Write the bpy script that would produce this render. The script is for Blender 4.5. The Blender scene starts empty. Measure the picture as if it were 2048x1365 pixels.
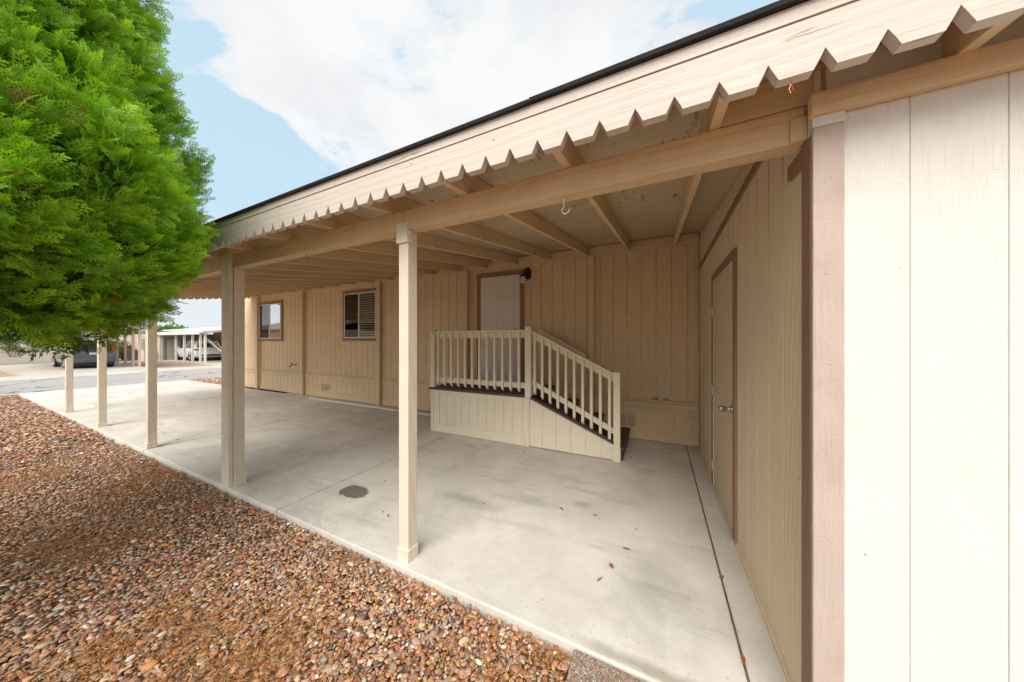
import bpy, bmesh, math, random
import numpy as np
from mathutils import Vector, Matrix
random.seed(7); rng = np.random.default_rng(7)
scene = bpy.context.scene
COL = scene.collection
R = math.radians

# ------------------------------------------------------------------ materials
def newmat(name):
    m = bpy.data.materials.new(name); m.use_nodes = True
    nt = m.node_tree; nt.nodes.clear()
    out = nt.nodes.new('ShaderNodeOutputMaterial')
    return m, nt, out

class NB:
    """tiny node builder"""
    def __init__(s, nt): s.nt = nt
    def n(s, t, **kw):
        nd = s.nt.nodes.new(t)
        for k, v in kw.items():
            if k.startswith('i_'):
                key = k[2:]
                key = int(key) if key.isdigit() else key.replace('_', ' ')
                nd.inputs[key].default_value = v
            else: setattr(nd, k, v)
        return nd
    def l(s, a, b): s.nt.links.new(a, b)
    def noise(s, vec, scale, detail=4, rough=.55, dist=0.):
        nd = s.n('ShaderNodeTexNoise'); nd.inputs['Scale'].default_value = scale
        nd.inputs['Detail'].default_value = detail; nd.inputs['Roughness'].default_value = rough
        nd.inputs['Distortion'].default_value = dist
        s.l(vec, nd.inputs['Vector']); return nd.outputs['Fac']
    def mapv(s, vec, scale=(1,1,1), loc=(0,0,0), rot=(0,0,0)):
        nd = s.n('ShaderNodeMapping'); nd.inputs['Scale'].default_value = scale
        nd.inputs['Location'].default_value = loc; nd.inputs['Rotation'].default_value = rot
        s.l(vec, nd.inputs['Vector']); return nd.outputs['Vector']
    def ramp(s, fac, stops):
        nd = s.n('ShaderNodeValToRGB'); el = nd.color_ramp.elements
        while len(el) < len(stops): el.new(.5)
        for e, (p, c) in zip(el, stops):
            e.position = p
            if not hasattr(c, '__len__'): c = (c, c, c)
            e.color = (*c[:3], 1)
        s.l(fac, nd.inputs['Fac']); return nd.outputs['Color']
    def mix(s, fac, a, b, mode='MIX'):
        nd = s.n('ShaderNodeMix', data_type='RGBA', blend_type=mode)
        for sock, v in ((nd.inputs['Factor'], fac), (nd.inputs[6], a), (nd.inputs[7], b)):
            if isinstance(v, bpy.types.NodeSocket): s.l(v, sock)
            elif hasattr(v, '__len__'): sock.default_value = (*v[:3], 1)
            else: sock.default_value = v
        return nd.outputs[2]
    def math(s, op, a, b=0., clamp=False):
        nd = s.n('ShaderNodeMath', operation=op, use_clamp=clamp)
        for i, v in enumerate((a, b)):
            if isinstance(v, bpy.types.NodeSocket): s.l(v, nd.inputs[i])
            else: nd.inputs[i].default_value = v
        return nd.outputs[0]
    def bump(s, h, strength=.3, dist=.01, normal=None):
        nd = s.n('ShaderNodeBump'); nd.inputs['Strength'].default_value = strength
        nd.inputs['Distance'].default_value = dist; s.l(h, nd.inputs['Height'])
        if normal: s.l(normal, nd.inputs['Normal'])
        return nd.outputs['Normal']

def wood_paint(name, col, axis='Z', rough=.62, bump=.35, wear=.0, dirt=.25, grain=1.0, speck=(.10,.07,.05), wearcol=(.30,.22,.15), streak=.16):
    """weathered house paint over grained wood; axis = grain direction"""
    m, nt, out = newmat(name); b = NB(nt)
    co = b.n('ShaderNodeTexCoord').outputs['Object']
    st = {'X': (3, 60, 60), 'Y': (60, 3, 60), 'Z': (60, 60, 3)}[axis]
    sw = {'X': (1.2, 9, 9), 'Y': (9, 1.2, 9), 'Z': (9, 9, 1.2)}[axis]
    g1 = b.noise(b.mapv(co, st), 1.6*grain, 3, .62, .3)
    wv = b.n('ShaderNodeTexWave', wave_type='RINGS', bands_direction='X')
    wv.inputs['Scale'].default_value = 1.0; wv.inputs['Distortion'].default_value = 6; wv.inputs['Detail'].default_value = 2
    wv.inputs['Detail Scale'].default_value = 1.2
    b.l(b.mapv(co, tuple(x*.8 for x in sw)), wv.inputs['Vector'])
    fine = b.noise(co, 150, 2, .6)
    big = b.noise(co, 1.3, 2, .55)
    blot = b.noise(co, 7, 3, .6)
    c1 = b.mix(b.ramp(big, [(.3, 0), (.7, 1)]), tuple(x*(1-.10*dirt*2) for x in col), tuple(min(1, x*1.04) for x in col))
    c2 = b.mix(b.math('MULTIPLY', b.ramp(blot, [(.52, 0), (.72, 1)]), dirt), c1, tuple(a*b_ for a, b_ in zip(col, (.80, .72, .62))))
    c2 = b.mix(b.math('MULTIPLY', b.ramp(g1, [(.2, 1), (.45, 0)]), streak), c2, tuple(x*.55 for x in col))
    if wear > 0:
        wn = b.noise(b.mapv(co, tuple(x*.55 for x in st)), 1.0, 6, .7, .5)
        wm = b.ramp(wn, [(.66-wear*.1, 0), (.68-wear*.1, 1)])
        wm = b.math('MULTIPLY', wm, b.ramp(b.noise(co, 2.3, 3), [(.48, 0), (.6, 1)]))
        c2 = b.mix(wm, c2, wearcol)
    # fly specks / knots
    vo = b.n('ShaderNodeTexVoronoi'); vo.inputs['Scale'].default_value = 5.5
    b.l(co, vo.inputs['Vector'])
    sp = b.ramp(vo.outputs['Distance'], [(.018, 1), (.035, 0)])
    c2 = b.mix(b.math('MULTIPLY', sp, .8), c2, speck)
    h = b.math('ADD', b.math('MULTIPLY', g1, .9), b.math('MULTIPLY', wv.outputs['Fac'], .35))
    h = b.math('ADD', h, b.math('MULTIPLY', fine, .35))
    p = b.n('ShaderNodeBsdfPrincipled'); p.inputs['Roughness'].default_value = rough
    p.inputs['Specular IOR Level'].default_value = .3
    b.l(c2, p.inputs['Base Color']); b.l(b.bump(h, bump, .009), p.inputs['Normal'])
    b.l(p.outputs[0], out.inputs[0]); return m

def simple(name, col, rough=.5, metal=0., bump=0., bscale=80, var=.08, spec=.5, coat=0):
    m, nt, out = newmat(name); b = NB(nt)
    co = b.n('ShaderNodeTexCoord').outputs['Object']
    n1 = b.noise(co, 6, 5, .6)
    c = b.mix(b.ramp(n1, [(.3, 0), (.7, 1)]), tuple(x*(1-var) for x in col), tuple(min(1, x*(1+var)) for x in col))
    p = b.n('ShaderNodeBsdfPrincipled'); p.inputs['Roughness'].default_value = rough; p.inputs['Metallic'].default_value = metal
    p.inputs['Specular IOR Level'].default_value = spec; p.inputs['Coat Weight'].default_value = coat
    b.l(c, p.inputs['Base Color'])
    if bump: b.l(b.bump(b.noise(co, bscale, 4, .6), bump, .004), p.inputs['Normal'])
    b.l(p.outputs[0], out.inputs[0]); return m

def concrete(name, col, stains=True, z=1.0):
    m, nt, out = newmat(name); b = NB(nt)
    co = b.n('ShaderNodeTexCoord').outputs['Object']
    big = b.noise(co, .55, 5, .6, .4); mid = b.noise(co, 2.6, 6, .65, .3); fine = b.noise(co, 38, 4, .7); sp = b.noise(co, 190, 2, .7)
    c = b.mix(b.ramp(big, [(.32, 0), (.68, 1)]), tuple(x*.84 for x in col), tuple(min(1, x*1.07) for x in col))
    c = b.mix(b.math('MULTIPLY', b.ramp(mid, [(.36, 1), (.56, 0)]), .38), c, tuple(x*y for x, y in zip(col, (.66, .62, .56))))
    c = b.mix(b.math('MULTIPLY', b.ramp(fine, [(.35, 1), (.6, 0)]), .16), c, tuple(x*.7 for x in col))
    c = b.mix(b.math('MULTIPLY', b.ramp(sp, [(.2, 1), (.38, 0)]), .22), c, tuple(x*.6 for x in col))
    if stains:
        # pale scrape patches and grey scuffs where tyres turned
        st = b.noise(b.mapv(co, (1.0, 5.5, 1), rot=(0, 0, .35)), 1.15, 5, .7, .6)
        m1 = b.math('MULTIPLY', b.ramp(st, [(.52, 0), (.66, 1)]), b.ramp(b.noise(co, .9, 3), [(.38, 0), (.56, 1)]))
        c = b.mix(b.math('MULTIPLY', m1, .6), c, tuple(x*.58 for x in col))
        ru = b.noise(b.mapv(co, (2, 2, 2), loc=(3, 7, 0)), 1.7, 5, .65)
        c = b.mix(b.math('MULTIPLY', b.ramp(ru, [(.62, 0), (.72, 1)]), .42), c, (col[0]*.82, col[1]*.66, col[2]*.46))
        # combed tyre streaks
        wv = b.n('ShaderNodeTexWave', wave_type='BANDS', bands_direction='X'); wv.inputs['Scale'].default_value = 26
        wv.inputs['Distortion'].default_value = 2.5; wv.inputs['Detail'].default_value = 2
        b.l(b.mapv(co, rot=(0, 0, .5)), wv.inputs['Vector'])
        mk = b.math('MULTIPLY', b.ramp(b.noise(b.mapv(co, (1, 1, 1), loc=(11, 3, 0)), 1.35, 3, .5), [(.60, 0), (.70, 1)]), b.ramp(wv.outputs['Fac'], [(.3, 0), (.8, 1)]))
        c = b.mix(b.math('MULTIPLY', mk, .5), c, tuple(x*.45 for x in col))
        # paint drips, white specks
        vo = b.n('ShaderNodeTexVoronoi'); vo.inputs['Scale'].default_value = 3.2; b.l(co, vo.inputs['Vector'])
        c = b.mix(b.math('MULTIPLY', b.ramp(vo.outputs['Distance'], [(.016, 1), (.03, 0)]), .7), c, (.75, .74, .70))
        vo2 = b.n('ShaderNodeTexVoronoi'); vo2.inputs['Scale'].default_value = 4.7; b.l(b.mapv(co, loc=(5, 1, 0)), vo2.inputs['Vector'])
        c = b.mix(b.math('MULTIPLY', b.ramp(vo2.outputs['Distance'], [(.02, 1), (.04, 0)]), .6), c, (.12, .07, .04))
        # oil spot, own outline
        def spot(cx, cy, rx, ry, rot, soft, colr, amt):
            nonlocal c
            v = b.n('ShaderNodeVectorMath', operation='SUBTRACT'); b.l(co, v.inputs[0]); v.inputs[1].default_value = (cx, cy, 0)
            mp = b.mapv(v.outputs[0], (1/rx, 1/ry, 0), rot=(0, 0, rot))
            ln = b.n('ShaderNodeVectorMath', operation='LENGTH'); b.l(mp, ln.inputs[0])
            q = b.math('ADD', ln.outputs['Value'], b.math('MULTIPLY', b.math('SUBTRACT', b.noise(co, 9, 4, .6), .5), 1.1))
            c = b.mix(b.math('MULTIPLY', b.ramp(q, [(1-soft, 1), (1.0, 0)]), amt), c, colr)
        spot(-2.72, 1.98, .165, .105, .45, .08, (.10, .085, .065), .97)
        spot(-2.72, 1.98, .30, .20, .45, .5, (.34, .31, .26), .25)
        spot(-.02, 1.95, .33, .42, .2, .9, (.27, .26, .24), .55)
        spot(-.62, 2.75, .10, .06, 0, .6, (.26, .25, .23), .45)
        spot(-1.62, 2.35, .45, .12, .95, .9, (.24, .23, .21), .6)
        spot(-1.02, 2.62, .30, .10, .2, .9, (.30, .28, .25), .5)
        spot(-.02, 1.50, .50, .05, 0, .7, (.30, .27, .20), .75)
    p = b.n('ShaderNodeBsdfPrincipled'); p.inputs['Roughness'].default_value = .82; p.inputs['Specular IOR Level'].default_value = .3
    b.l(c, p.inputs['Base Color'])
    br = b.noise(b.mapv(co, (14, 160, 14)), 1, 3, .6)
    h = b.math('ADD', b.math('MULTIPLY', br, .5), b.math('ADD', b.math('MULTIPLY', fine, .4), b.math('MULTIPLY', sp, .25)))
    b.l(b.bump(h, .22, .004), p.inputs['Normal']); b.l(p.outputs[0], out.inputs[0]); return m

def granular(name, cols, scale, base, rough=.85, bumpd=.012, gap=(.03, .02, .015), blot=None):
    """pebbly ground: random colour per cell"""
    m, nt, out = newmat(name); b = NB(nt)
    co = b.n('ShaderNodeTexCoord').outputs['Object']
    vo = b.n('ShaderNodeTexVoronoi'); vo.inputs['Scale'].default_value = scale; b.l(co, vo.inputs['Vector'])
    ve = b.n('ShaderNodeTexVoronoi', feature='DISTANCE_TO_EDGE'); ve.inputs['Scale'].default_value = scale; b.l(co, ve.inputs['Vector'])
    sep = b.n('ShaderNodeSeparateColor'); b.l(vo.outputs['Color'], sep.inputs[0])
    n = len(cols)
    nd = b.n('ShaderNodeValToRGB'); nd.color_ramp.interpolation = 'CONSTANT'; el = nd.color_ramp.elements
    while len(el) < n: el.new(.5)
    for i, (e, cc) in enumerate(zip(el, cols)): e.position = i/n; e.color = (*cc, 1)
    b.l(sep.outputs[0], nd.inputs[0])
    c = b.mix(b.ramp(ve.outputs['Distance'], [(.02, 0), (.09, 1)]), gap, nd.outputs[0])
    if blot:
        c = b.mix(b.ramp(b.noise(co, .9, 5, .65), [(.45, 0), (.62, 1)]), c, blot)
    p = b.n('ShaderNodeBsdfPrincipled'); p.inputs['Roughness'].default_value = rough
    b.l(c, p.inputs['Base Color']); b.l(b.bump(b.ramp(ve.outputs['Distance'], [(0, 0), (.3, 1)]), .8, bumpd), p.inputs['Normal'])
    b.l(p.outputs[0], out.inputs[0]); return m

def attr_mat(name, rough=.7, bumpamt=.0, transl=0., spec=.3, noise_scale=90, var=.25):
    m, nt, out = newmat(name); b = NB(nt)
    at = b.n('ShaderNodeAttribute', attribute_name='col'); co = b.n('ShaderNodeTexCoord').outputs['Object']
    if transl: c = at.outputs['Color']
    else:
        nz = b.noise(co, noise_scale, 2, .6)
        c = b.mix(b.ramp(nz, [(.3, 1), (.7, 0)]), at.outputs['Color'], b.mix(1.0, at.outputs['Color'], (1-var, 1-var, 1-var), 'MULTIPLY'))
    p = b.n('ShaderNodeBsdfPrincipled'); p.inputs['Roughness'].default_value = rough; p.inputs['Specular IOR Level'].default_value = spec
    b.l(c, p.inputs['Base Color'])
    if bumpamt: b.l(b.bump(nz, bumpamt, .003), p.inputs['Normal'])
    if transl:
        t = b.n('ShaderNodeBsdfTranslucent'); b.l(b.mix(1.0, c, (1.25, 1.15, .5), 'MULTIPLY'), t.inputs[0])
        mx = b.n('ShaderNodeMixShader'); mx.inputs[0].default_value = transl
        b.l(p.outputs[0], mx.inputs[1]); b.l(t.outputs[0], mx.inputs[2]); b.l(mx.outputs[0], out.inputs[0])
    else: b.l(p.outputs[0], out.inputs[0])
    return m

def glass_mat(name, refl=.18, tint=(.02, .025, .03), clear=.5):
    m, nt, out = newmat(name); b = NB(nt)
    tr = b.n('ShaderNodeBsdfTransparent'); tr.inputs[0].default_value = (clear, clear*1.02, clear, 1)
    gl = b.n('ShaderNodeBsdfGlossy'); gl.inputs['Roughness'].default_value = .02; gl.inputs[0].default_value = (.9, .93, .95, 1)
    fr = b.n('ShaderNodeFresnel'); fr.inputs[0].default_value = 1.5
    fac = b.math('ADD', b.math('MULTIPLY', fr.outputs[0], 1.6), refl, clamp=True)
    mx = b.n('ShaderNodeMixShader'); ge = b.n('ShaderNodeNewGeometry'); fac = b.math('MULTIPLY', fac, b.math('SUBTRACT', 1.0, ge.outputs['Backfacing'])); b.l(fac, mx.inputs[0]); b.l(tr.outputs[0], mx.inputs[1]); b.l(gl.outputs[0], mx.inputs[2])
    b.l(mx.outputs[0], out.inputs[0]); return m

CREAM = (.73, .55, .34)
CREAM2 = (.77, .67, .53)
BROWN = (.30, .175, .115)
M = {}
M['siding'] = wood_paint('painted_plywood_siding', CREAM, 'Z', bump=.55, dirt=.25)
M['siding_side'] = wood_paint('painted_shed_side_siding', (.78, .65, .47), "Z", bump=.4, dirt=.15)  # same shed paint as the front; the side wall's lighting is put into this tone
M['siding_front'] = wood_paint('painted_plywood_siding_front', (.73, .70, .635), "Z", bump=.45, dirt=.15)  # shed paint in a near-white tone, bright daylight put into the colour
M['woodX'] = wood_paint('cream_painted_lumber_long', CREAM, 'X', bump=.5, dirt=.4, wear=.12)
M['woodY'] = wood_paint('cream_painted_rafter', CREAM, 'Y', bump=.35, dirt=.4)
M['woodZ'] = wood_paint('cream_painted_post', CREAM2, 'Z', bump=.5, dirt=.35, wear=.12)
M['fascia'] = wood_paint('weathered_fascia_paint', (.62, .545, .475), 'X', bump=.28, wear=.2, dirt=.12, streak=.07)
M['deck'] = wood_paint('painted_roof_plywood', (.60, .48, .325), 'Y', bump=.25, wear=.75, dirt=.5, wearcol=(.20, .13, .08))
M['brown'] = wood_paint('brown_trim_paint', BROWN, 'Z', bump=.5, dirt=.1)
M['brown_sunlit'] = wood_paint('sunlit_rough_brown_trim', (.53, .42, .36), 'Z', bump=.6, dirt=.35, rough=.75)  # brown trim paint lightened for the front face, sunlight put into the colour
M['porchpaint'] = wood_paint('cream_porch_paint', (.76, .665, .51), 'Z', bump=.2, dirt=.15)
M['decktread'] = simple('dark_brown_deck_paint', (.075, .05, .038), .6, bump=.3)
M['white'] = simple('white_door_paint', (.74, .69, .63), .45, var=.03)
M['vinyl'] = simple('white_vinyl', (.78, .78, .77), .4, var=.04)
M['metal'] = simple('brushed_nickel', (.55, .52, .48), .28, 1.)
M['hinge'] = simple('painted_hinge_metal', (.62, .56, .46), .45, .2)
M['brass'] = simple('aged_brass', (.32, .24, .14), .4, .9)
M['black'] = simple('black_metal', (.012, .012, .012), .4)
M['rubber'] = simple('rubber', (.02, .02, .02), .7)
M['roofing'] = simple('black_roll_roofing', (.02, .021, .023), .9, bump=.8, bscale=200, var=.3)
M['plainroof'] = simple('pale_roof_coating', (.62, .60, .57), .8, bump=.2)
M['frost'] = simple('frosted_glass_shade', (.75, .72, .66), .3)
M['copper'] = simple('copper_wire', (.65, .28, .12), .35, .9)
M['whiteplastic'] = simple('white_plastic', (.82, .82, .80), .35, var=.02)
M['paper'] = simple('white_paper_label', (.72, .72, .74), .6, var=.05)
M['ink'] = simple('grey_print', (.30, .30, .32), .6)
M['blind'] = simple('pale_window_blind', (.40, .37, .31), .5)
M['darkbacking'] = simple('unlit_room_backing', (.03, .027, .022), .9)
M['glass'] = glass_mat('window_glass', .04, clear=.9)
M['glass2'] = glass_mat('window_glass_mirror_like', .62, clear=.6)
M['screen'] = glass_mat('insect_screen', .02, clear=.35)
M['concrete'] = concrete('carport_concrete', (.68, .63, .555))
M['concrete2'] = concrete('plain_concrete', (.55, .51, .45), stains=False)
M['apron'] = concrete('sidewalk_concrete', (.60, .53, .44), stains=False)
M['dirtjoint'] = simple('dirt_in_joint', (.14, .095, .065), .95, bump=1.0, bscale=120, var=.5)
M['aggregate'] = granular('exposed_aggregate', [(.36, .24, .17), (.42, .31, .23), (.22, .14, .10), (.55, .48, .42), (.33, .21, .14), (.44, .28, .20)], 125, (.4, .3, .2), gap=(.30, .22, .15), bumpd=.004)
M['asphalt'] = None
def asphalt():
    m, nt, out = newmat('old_asphalt'); b = NB(nt)
    co = b.n('ShaderNodeTexCoord').outputs['Object']
    sp = b.noise(co, 28, 4, .8); big = b.noise(co, .35, 4)
    c = b.mix(b.ramp(sp, [(.35, 0), (.65, 1)]), (.30, .275, .25), (.48, .445, .41))
    c = b.mix(b.math('MULTIPLY', b.ramp(big, [(.4, 0), (.6, 1)]), .3), c, (.30, .29, .28))
    ve = b.n('ShaderNodeTexVoronoi', feature='DISTANCE_TO_EDGE'); ve.inputs['Scale'].default_value = .16
    ns = b.n('ShaderNodeTexNoise'); ns.inputs['Scale'].default_value = .8; b.l(co, ns.inputs['Vector'])
    v = b.n('ShaderNodeVectorMath', operation='ADD'); b.l(co, v.inputs[0])
    vs = b.n('ShaderNodeVectorMath', operation='SCALE'); b.l(ns.outputs['Color'], vs.inputs[0]); vs.inputs['Scale'].default_value = 1.2
    b.l(vs.outputs[0], v.inputs[1]); b.l(v.outputs[0], ve.inputs['Vector'])
    c = b.mix(b.ramp(ve.outputs['Distance'], [(.0025, 1), (.006, 0)]), c, (.07, .07, .072))
    p = b.n('ShaderNodeBsdfPrincipled'); p.inputs['Roughness'].default_value = .9
    b.l(c, p.inputs['Base Color']); b.l(b.bump(sp, .5, .01), p.inputs['Normal']); b.l(p.outputs[0], out.inputs[0]); return m
M['asphalt'] = asphalt()
PAL = [(.50, .24, .09), (.54, .29, .13), (.46, .19, .065), (.52, .25, .16), (.50, .23, .13), (.36, .13, .075), (.40, .33, .25), (.48, .40, .32), (.30, .24, .20),
       (.74, .62, .50), (.62, .44, .30), (.24, .12, .095), (.40, .22, .125), (.60, .34, .15), (.20, .12, .085), (.52, .32, .24), (.50, .29, .16), (.54, .31, .19), (.40, .26, .19), (.56, .37, .22)]
M['gravelground'] = granular('gravel_bed', [tuple(x*.8 for x in c) for c in PAL[:12]], 34, None, blot=(.30, .14, .05))
M['redgravel'] = granular('pinkish_gravel', [(.50, .33, .26), (.56, .42, .34), (.40, .24, .18), (.62, .50, .42)], 22, None, gap=(.25, .15, .11))
M['stone'] = attr_mat('river_pebble', .62, .25, noise_scale=120, var=.3)
M['litter'] = attr_mat('dry_needle_litter', .8)
M['leaf'] = attr_mat('arborvitae_foliage', .5, transl=.42, spec=.35, noise_scale=12, var=.22)
M['bark'] = simple('reddish_bark', (.17, .085, .05), .9, bump=1., bscale=60, var=.4)
M['dryleaf'] = simple('dry_orange_leaf', (.32, .115, .03), .7, var=.3)
M['greenleaf'] = attr_mat('shrub_leaf', .6, transl=.3, noise_scale=3)

# ------------------------------------------------------------------ mesh helpers
class MB:
    def __init__(s): s.v = []; s.f = []; s.mi = []
    def add(s, vs, fs, mi=0):
        o = len(s.v); s.v += [tuple(p) for p in vs]; s.f += [tuple(i+o for i in f) for f in fs]; s.mi += [mi]*len(fs); return s
    def box(s, x0, x1, y0, y1, z0, z1, mi=0):
        x0, x1 = min(x0, x1), max(x0, x1); y0, y1 = min(y0, y1), max(y0, y1); z0, z1 = min(z0, z1), max(z0, z1)
        return s.add([(x0,y0,z0),(x1,y0,z0),(x1,y1,z0),(x0,y1,z0),(x0,y0,z1),(x1,y0,z1),(x1,y1,z1),(x0,y1,z1)],
                     [(0,3,2,1),(4,5,6,7),(0,1,5,4),(1,2,6,5),(2,3,7,6),(3,0,4,7)], mi)
    def prism(s, pts, a0, a1, axis='X', mi=0):
        """extrude 2-D polygon; axis X: pts=(y,z); axis Y: pts=(x,z); axis Z: pts=(x,y)"""
        f = {'X': lambda p, a: (a, p[0], p[1]), 'Y': lambda p, a: (p[0], a, p[1]), 'Z': lambda p, a: (p[0], p[1], a)}[axis]
        n = len(pts); vs = [f(p, a0) for p in pts]+[f(p, a1) for p in pts]
        fs = [tuple(range(n))[::-1], tuple(range(n, 2*n))]+[(i, (i+1) % n, n+(i+1) % n, n+i) for i in range(n)]
        return s.add(vs, fs, mi)
    def tube(s, pts, rad, n=8, mi=0, cap=True):
        pts = [Vector(p) for p in pts]; rr = rad if hasattr(rad, '__len__') else [rad]*len(pts)
        vs = []; up = Vector((0.13, .27, 1)).normalized()
        for i, p in enumerate(pts):
            t = (pts[min(i+1, len(pts)-1)]-pts[max(i-1, 0)]).normalized()
            a = t.cross(up); a = a.normalized() if a.length > 1e-4 else Vector((1, 0, 0)); c = t.cross(a).normalized()
            vs += [tuple(p+rr[i]*(math.cos(2*math.pi*k/n)*a+math.sin(2*math.pi*k/n)*c)) for k in range(n)]
        fs = [(i*n+k, i*n+(k+1) % n, (i+1)*n+(k+1) % n, (i+1)*n+k) for i in range(len(pts)-1) for k in range(n)]
        if cap: fs += [tuple(range(n))[::-1], tuple(range((len(pts)-1)*n, len(pts)*n))]
        return s.add(vs, fs, mi)
    def lathe(s, prof, origin=(0,0,0), axis='Z', n=20, mi=0):
        vs = []; o = Vector(origin)
        for r, h in prof:
            for k in range(n):
                a = 2*math.pi*k/n; ca, sa = r*math.cos(a), r*math.sin(a)
                q = {'Z': (ca, sa, h), 'X': (h, ca, sa), 'Y': (ca, h, sa)}[axis]
                vs.append(tuple(o+Vector(q)))
        fs = [(i*n+k, i*n+(k+1) % n, (i+1)*n+(k+1) % n, (i+1)*n+k) for i in range(len(prof)-1) for k in range(n)]
        fs += [tuple(range(n)), tuple(range((len(prof)-1)*n, len(prof)*n))]
        return s.add(vs, fs, mi)

def build(mb, name, mat, parent=None, smooth=False, bevel=0., base=(0,0,0)):
    me = bpy.data.meshes.new(name); off = Vector(base)
    if parent is not None: off = world_base(parent)
    me.from_pydata([tuple(Vector(p)-off) for p in mb.v], [], mb.f)
    for mm in (mat if isinstance(mat, (list, tuple)) else [mat]): me.materials.append(mm)
    if isinstance(mat, (list, tuple)): me.polygons.foreach_set('material_index', mb.mi)
    bm = bmesh.new(); bm.from_mesh(me); bmesh.ops.recalc_face_normals(bm, faces=bm.faces); bm.to_mesh(me); bm.free()
    if smooth:
        me.polygons.foreach_set('use_smooth', [True]*len(me.polygons)); me.set_sharp_from_angle(angle=R(40))
    o = bpy.data.objects.new(name, me); COL.objects.link(o)
    if parent is not None: o.parent = parent
    else: o.location = off
    if bevel:
        b = o.modifiers.new('edge', 'BEVEL'); b.width = bevel; b.segments = 2; b.limit_method = 'ANGLE'; b.angle_limit = R(35)
    return o
def world_base(o):
    v = Vector((0, 0, 0))
    while o is not None: v = v+Vector(o.location); o = o.parent
    return v
def part_at(mb, name, mat, parent, **k): return build(mb, name, mat, parent, **k)
def thing(name, label, cat, loc=(0,0,0), group=None):
    o = bpy.data.objects.new(name, None); COL.objects.link(o); o.location = loc; o.empty_display_size = .1
    return tag(o, label, cat, group)
def tag(o, label, cat, group=None, kind=None):
    if label: o['label'] = label
    if cat: o['category'] = cat
    if group: o['group'] = group
    if kind: o['kind'] = kind
    return o
def struct(o): o['kind'] = 'structure'; return o
def copy_part(o, parent, delta):
    c = o.copy(); COL.objects.link(c); c.parent = parent; c.location = Vector(o.location)+Vector(delta); return c
def bx(*a): return MB().box(*a)

def np_mesh(name, verts, faces_flat, nper, mat, cols=None, smooth=False, parent=None, base=(0,0,0)):
    """fast mesh: verts (N,3), faces (M,nper)"""
    me = bpy.data.meshes.new(name); N = len(verts); Mn = len(faces_flat)
    off = world_base(parent) if parent is not None else Vector(base)
    v = (verts-np.array(off)).astype(np.float32)
    me.vertices.add(N); me.vertices.foreach_set('co', v.ravel())
    me.loops.add(Mn*nper); me.loops.foreach_set('vertex_index', faces_flat.ravel().astype(np.int32))
    me.polygons.add(Mn); me.polygons.foreach_set('loop_start', np.arange(0, Mn*nper, nper, dtype=np.int32))
    if smooth: me.polygons.foreach_set('use_smooth', np.ones(Mn, dtype=bool))
    me.update(calc_edges=True)
    if cols is not None:
        at = me.color_attributes.new('col', 'FLOAT_COLOR', 'POINT')
        c4 = np.ones((N, 4), np.float32); c4[:, :3] = cols; at.data.foreach_set('color', c4.ravel())
    me.materials.append(mat); me.validate()
    o = bpy.data.objects.new(name, me); COL.objects.link(o)
    if parent is not None: o.parent = parent
    else: o.location = off
    return o

# ------------------------------------------------------------------ camera, sky, sun
H = 1.5; YAW = math.atan(293/598.)
cam = bpy.data.cameras.new('camera'); cam.sensor_width = 36; cam.lens = 36*598/2048.; cam.clip_start = .05; cam.clip_end = 2000
co = bpy.data.objects.new('camera', cam); COL.objects.link(co); co.location = (0, 0, H); co.rotation_euler = (R(90), 0, YAW)
scene.camera = co

SUN_EL, SUN_AZ = R(47), R(12)     # sun behind the camera, a little to the right
sd = Vector((math.sin(SUN_AZ)*math.cos(SUN_EL), -math.cos(SUN_AZ)*math.cos(SUN_EL), math.sin(SUN_EL)))
sl = bpy.data.lights.new('sun', 'SUN'); sl.energy = 2.0; sl.angle = R(50); sl.color = (1, .975, .93)
so = bpy.data.objects.new('sun', sl); COL.objects.link(so); so.rotation_euler = (-sd).to_track_quat('-Z', 'Y').to_euler()

w = bpy.data.worlds.new('World'); scene.world = w; w.use_nodes = True; nt = w.node_tree; nt.nodes.clear(); b = NB(nt)
wo = b.n('ShaderNodeOutputWorld'); bg = b.n('ShaderNodeBackground')
sky = b.n('ShaderNodeTexSky', sky_type='NISHITA'); sky.sun_disc = False; sky.sun_elevation = SUN_EL
sky.sun_rotation = math.atan2(sd.x, sd.y); sky.air_density = 1.0; sky.dust_density = 1.2; sky.ozone_density = 1.0
CLX, CLY, CLZ = -13.7, -10.5, -15.6
dirv = b.n('ShaderNodeTexCoord').outputs['Generated']
sep = b.n('ShaderNodeSeparateXYZ'); b.l(dirv, sep.inputs[0])
zc = b.math('MAXIMUM', sep.outputs['Z'], 0.0)
cvm = b.mapv(dirv, scale=(1, 1, 2.1), loc=(CLX, CLY, CLZ), rot=(0, 0, R(-20)))
n1 = b.noise(cvm, 2.7, 10, .55, .35)
n2 = b.noise(cvm, .8, 2, .5)
dens = b.math('ADD', b.math('MULTIPLY', n1, .72), b.math('MULTIPLY', n2, .38))
mask = b.ramp(dens, [(.520, 0), (.543, .75), (.58, 1)])
hz = b.ramp(zc, [(0.0, 1), (.10, .8), (.30, 0)])
mask = b.math('MAXIMUM', mask, b.math('MULTIPLY', hz, .95))
shade = b.noise(b.mapv(cvm, loc=(0, 0, .10)), 2.2, 7, .55)
ccol = b.mix(b.ramp(shade, [(.40, 0), (.60, 1)]), (3.35, 3.45, 3.6), (4.0, 4.0, 4.0))
skyb = b.mix(.88, sky.outputs[0], (2.55, 3.4, 3.95))
tot = b.mix(mask, skyb, ccol)
b.l(tot, bg.inputs[0]); bg.inputs[1].default_value = .105; b.l(bg.outputs[0], wo.inputs[0])
scene.view_settings.view_transform = 'Standard'; scene.view_settings.look = 'None'
scene.view_settings.gamma = 1; scene.view_settings.exposure = 1.2
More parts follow.
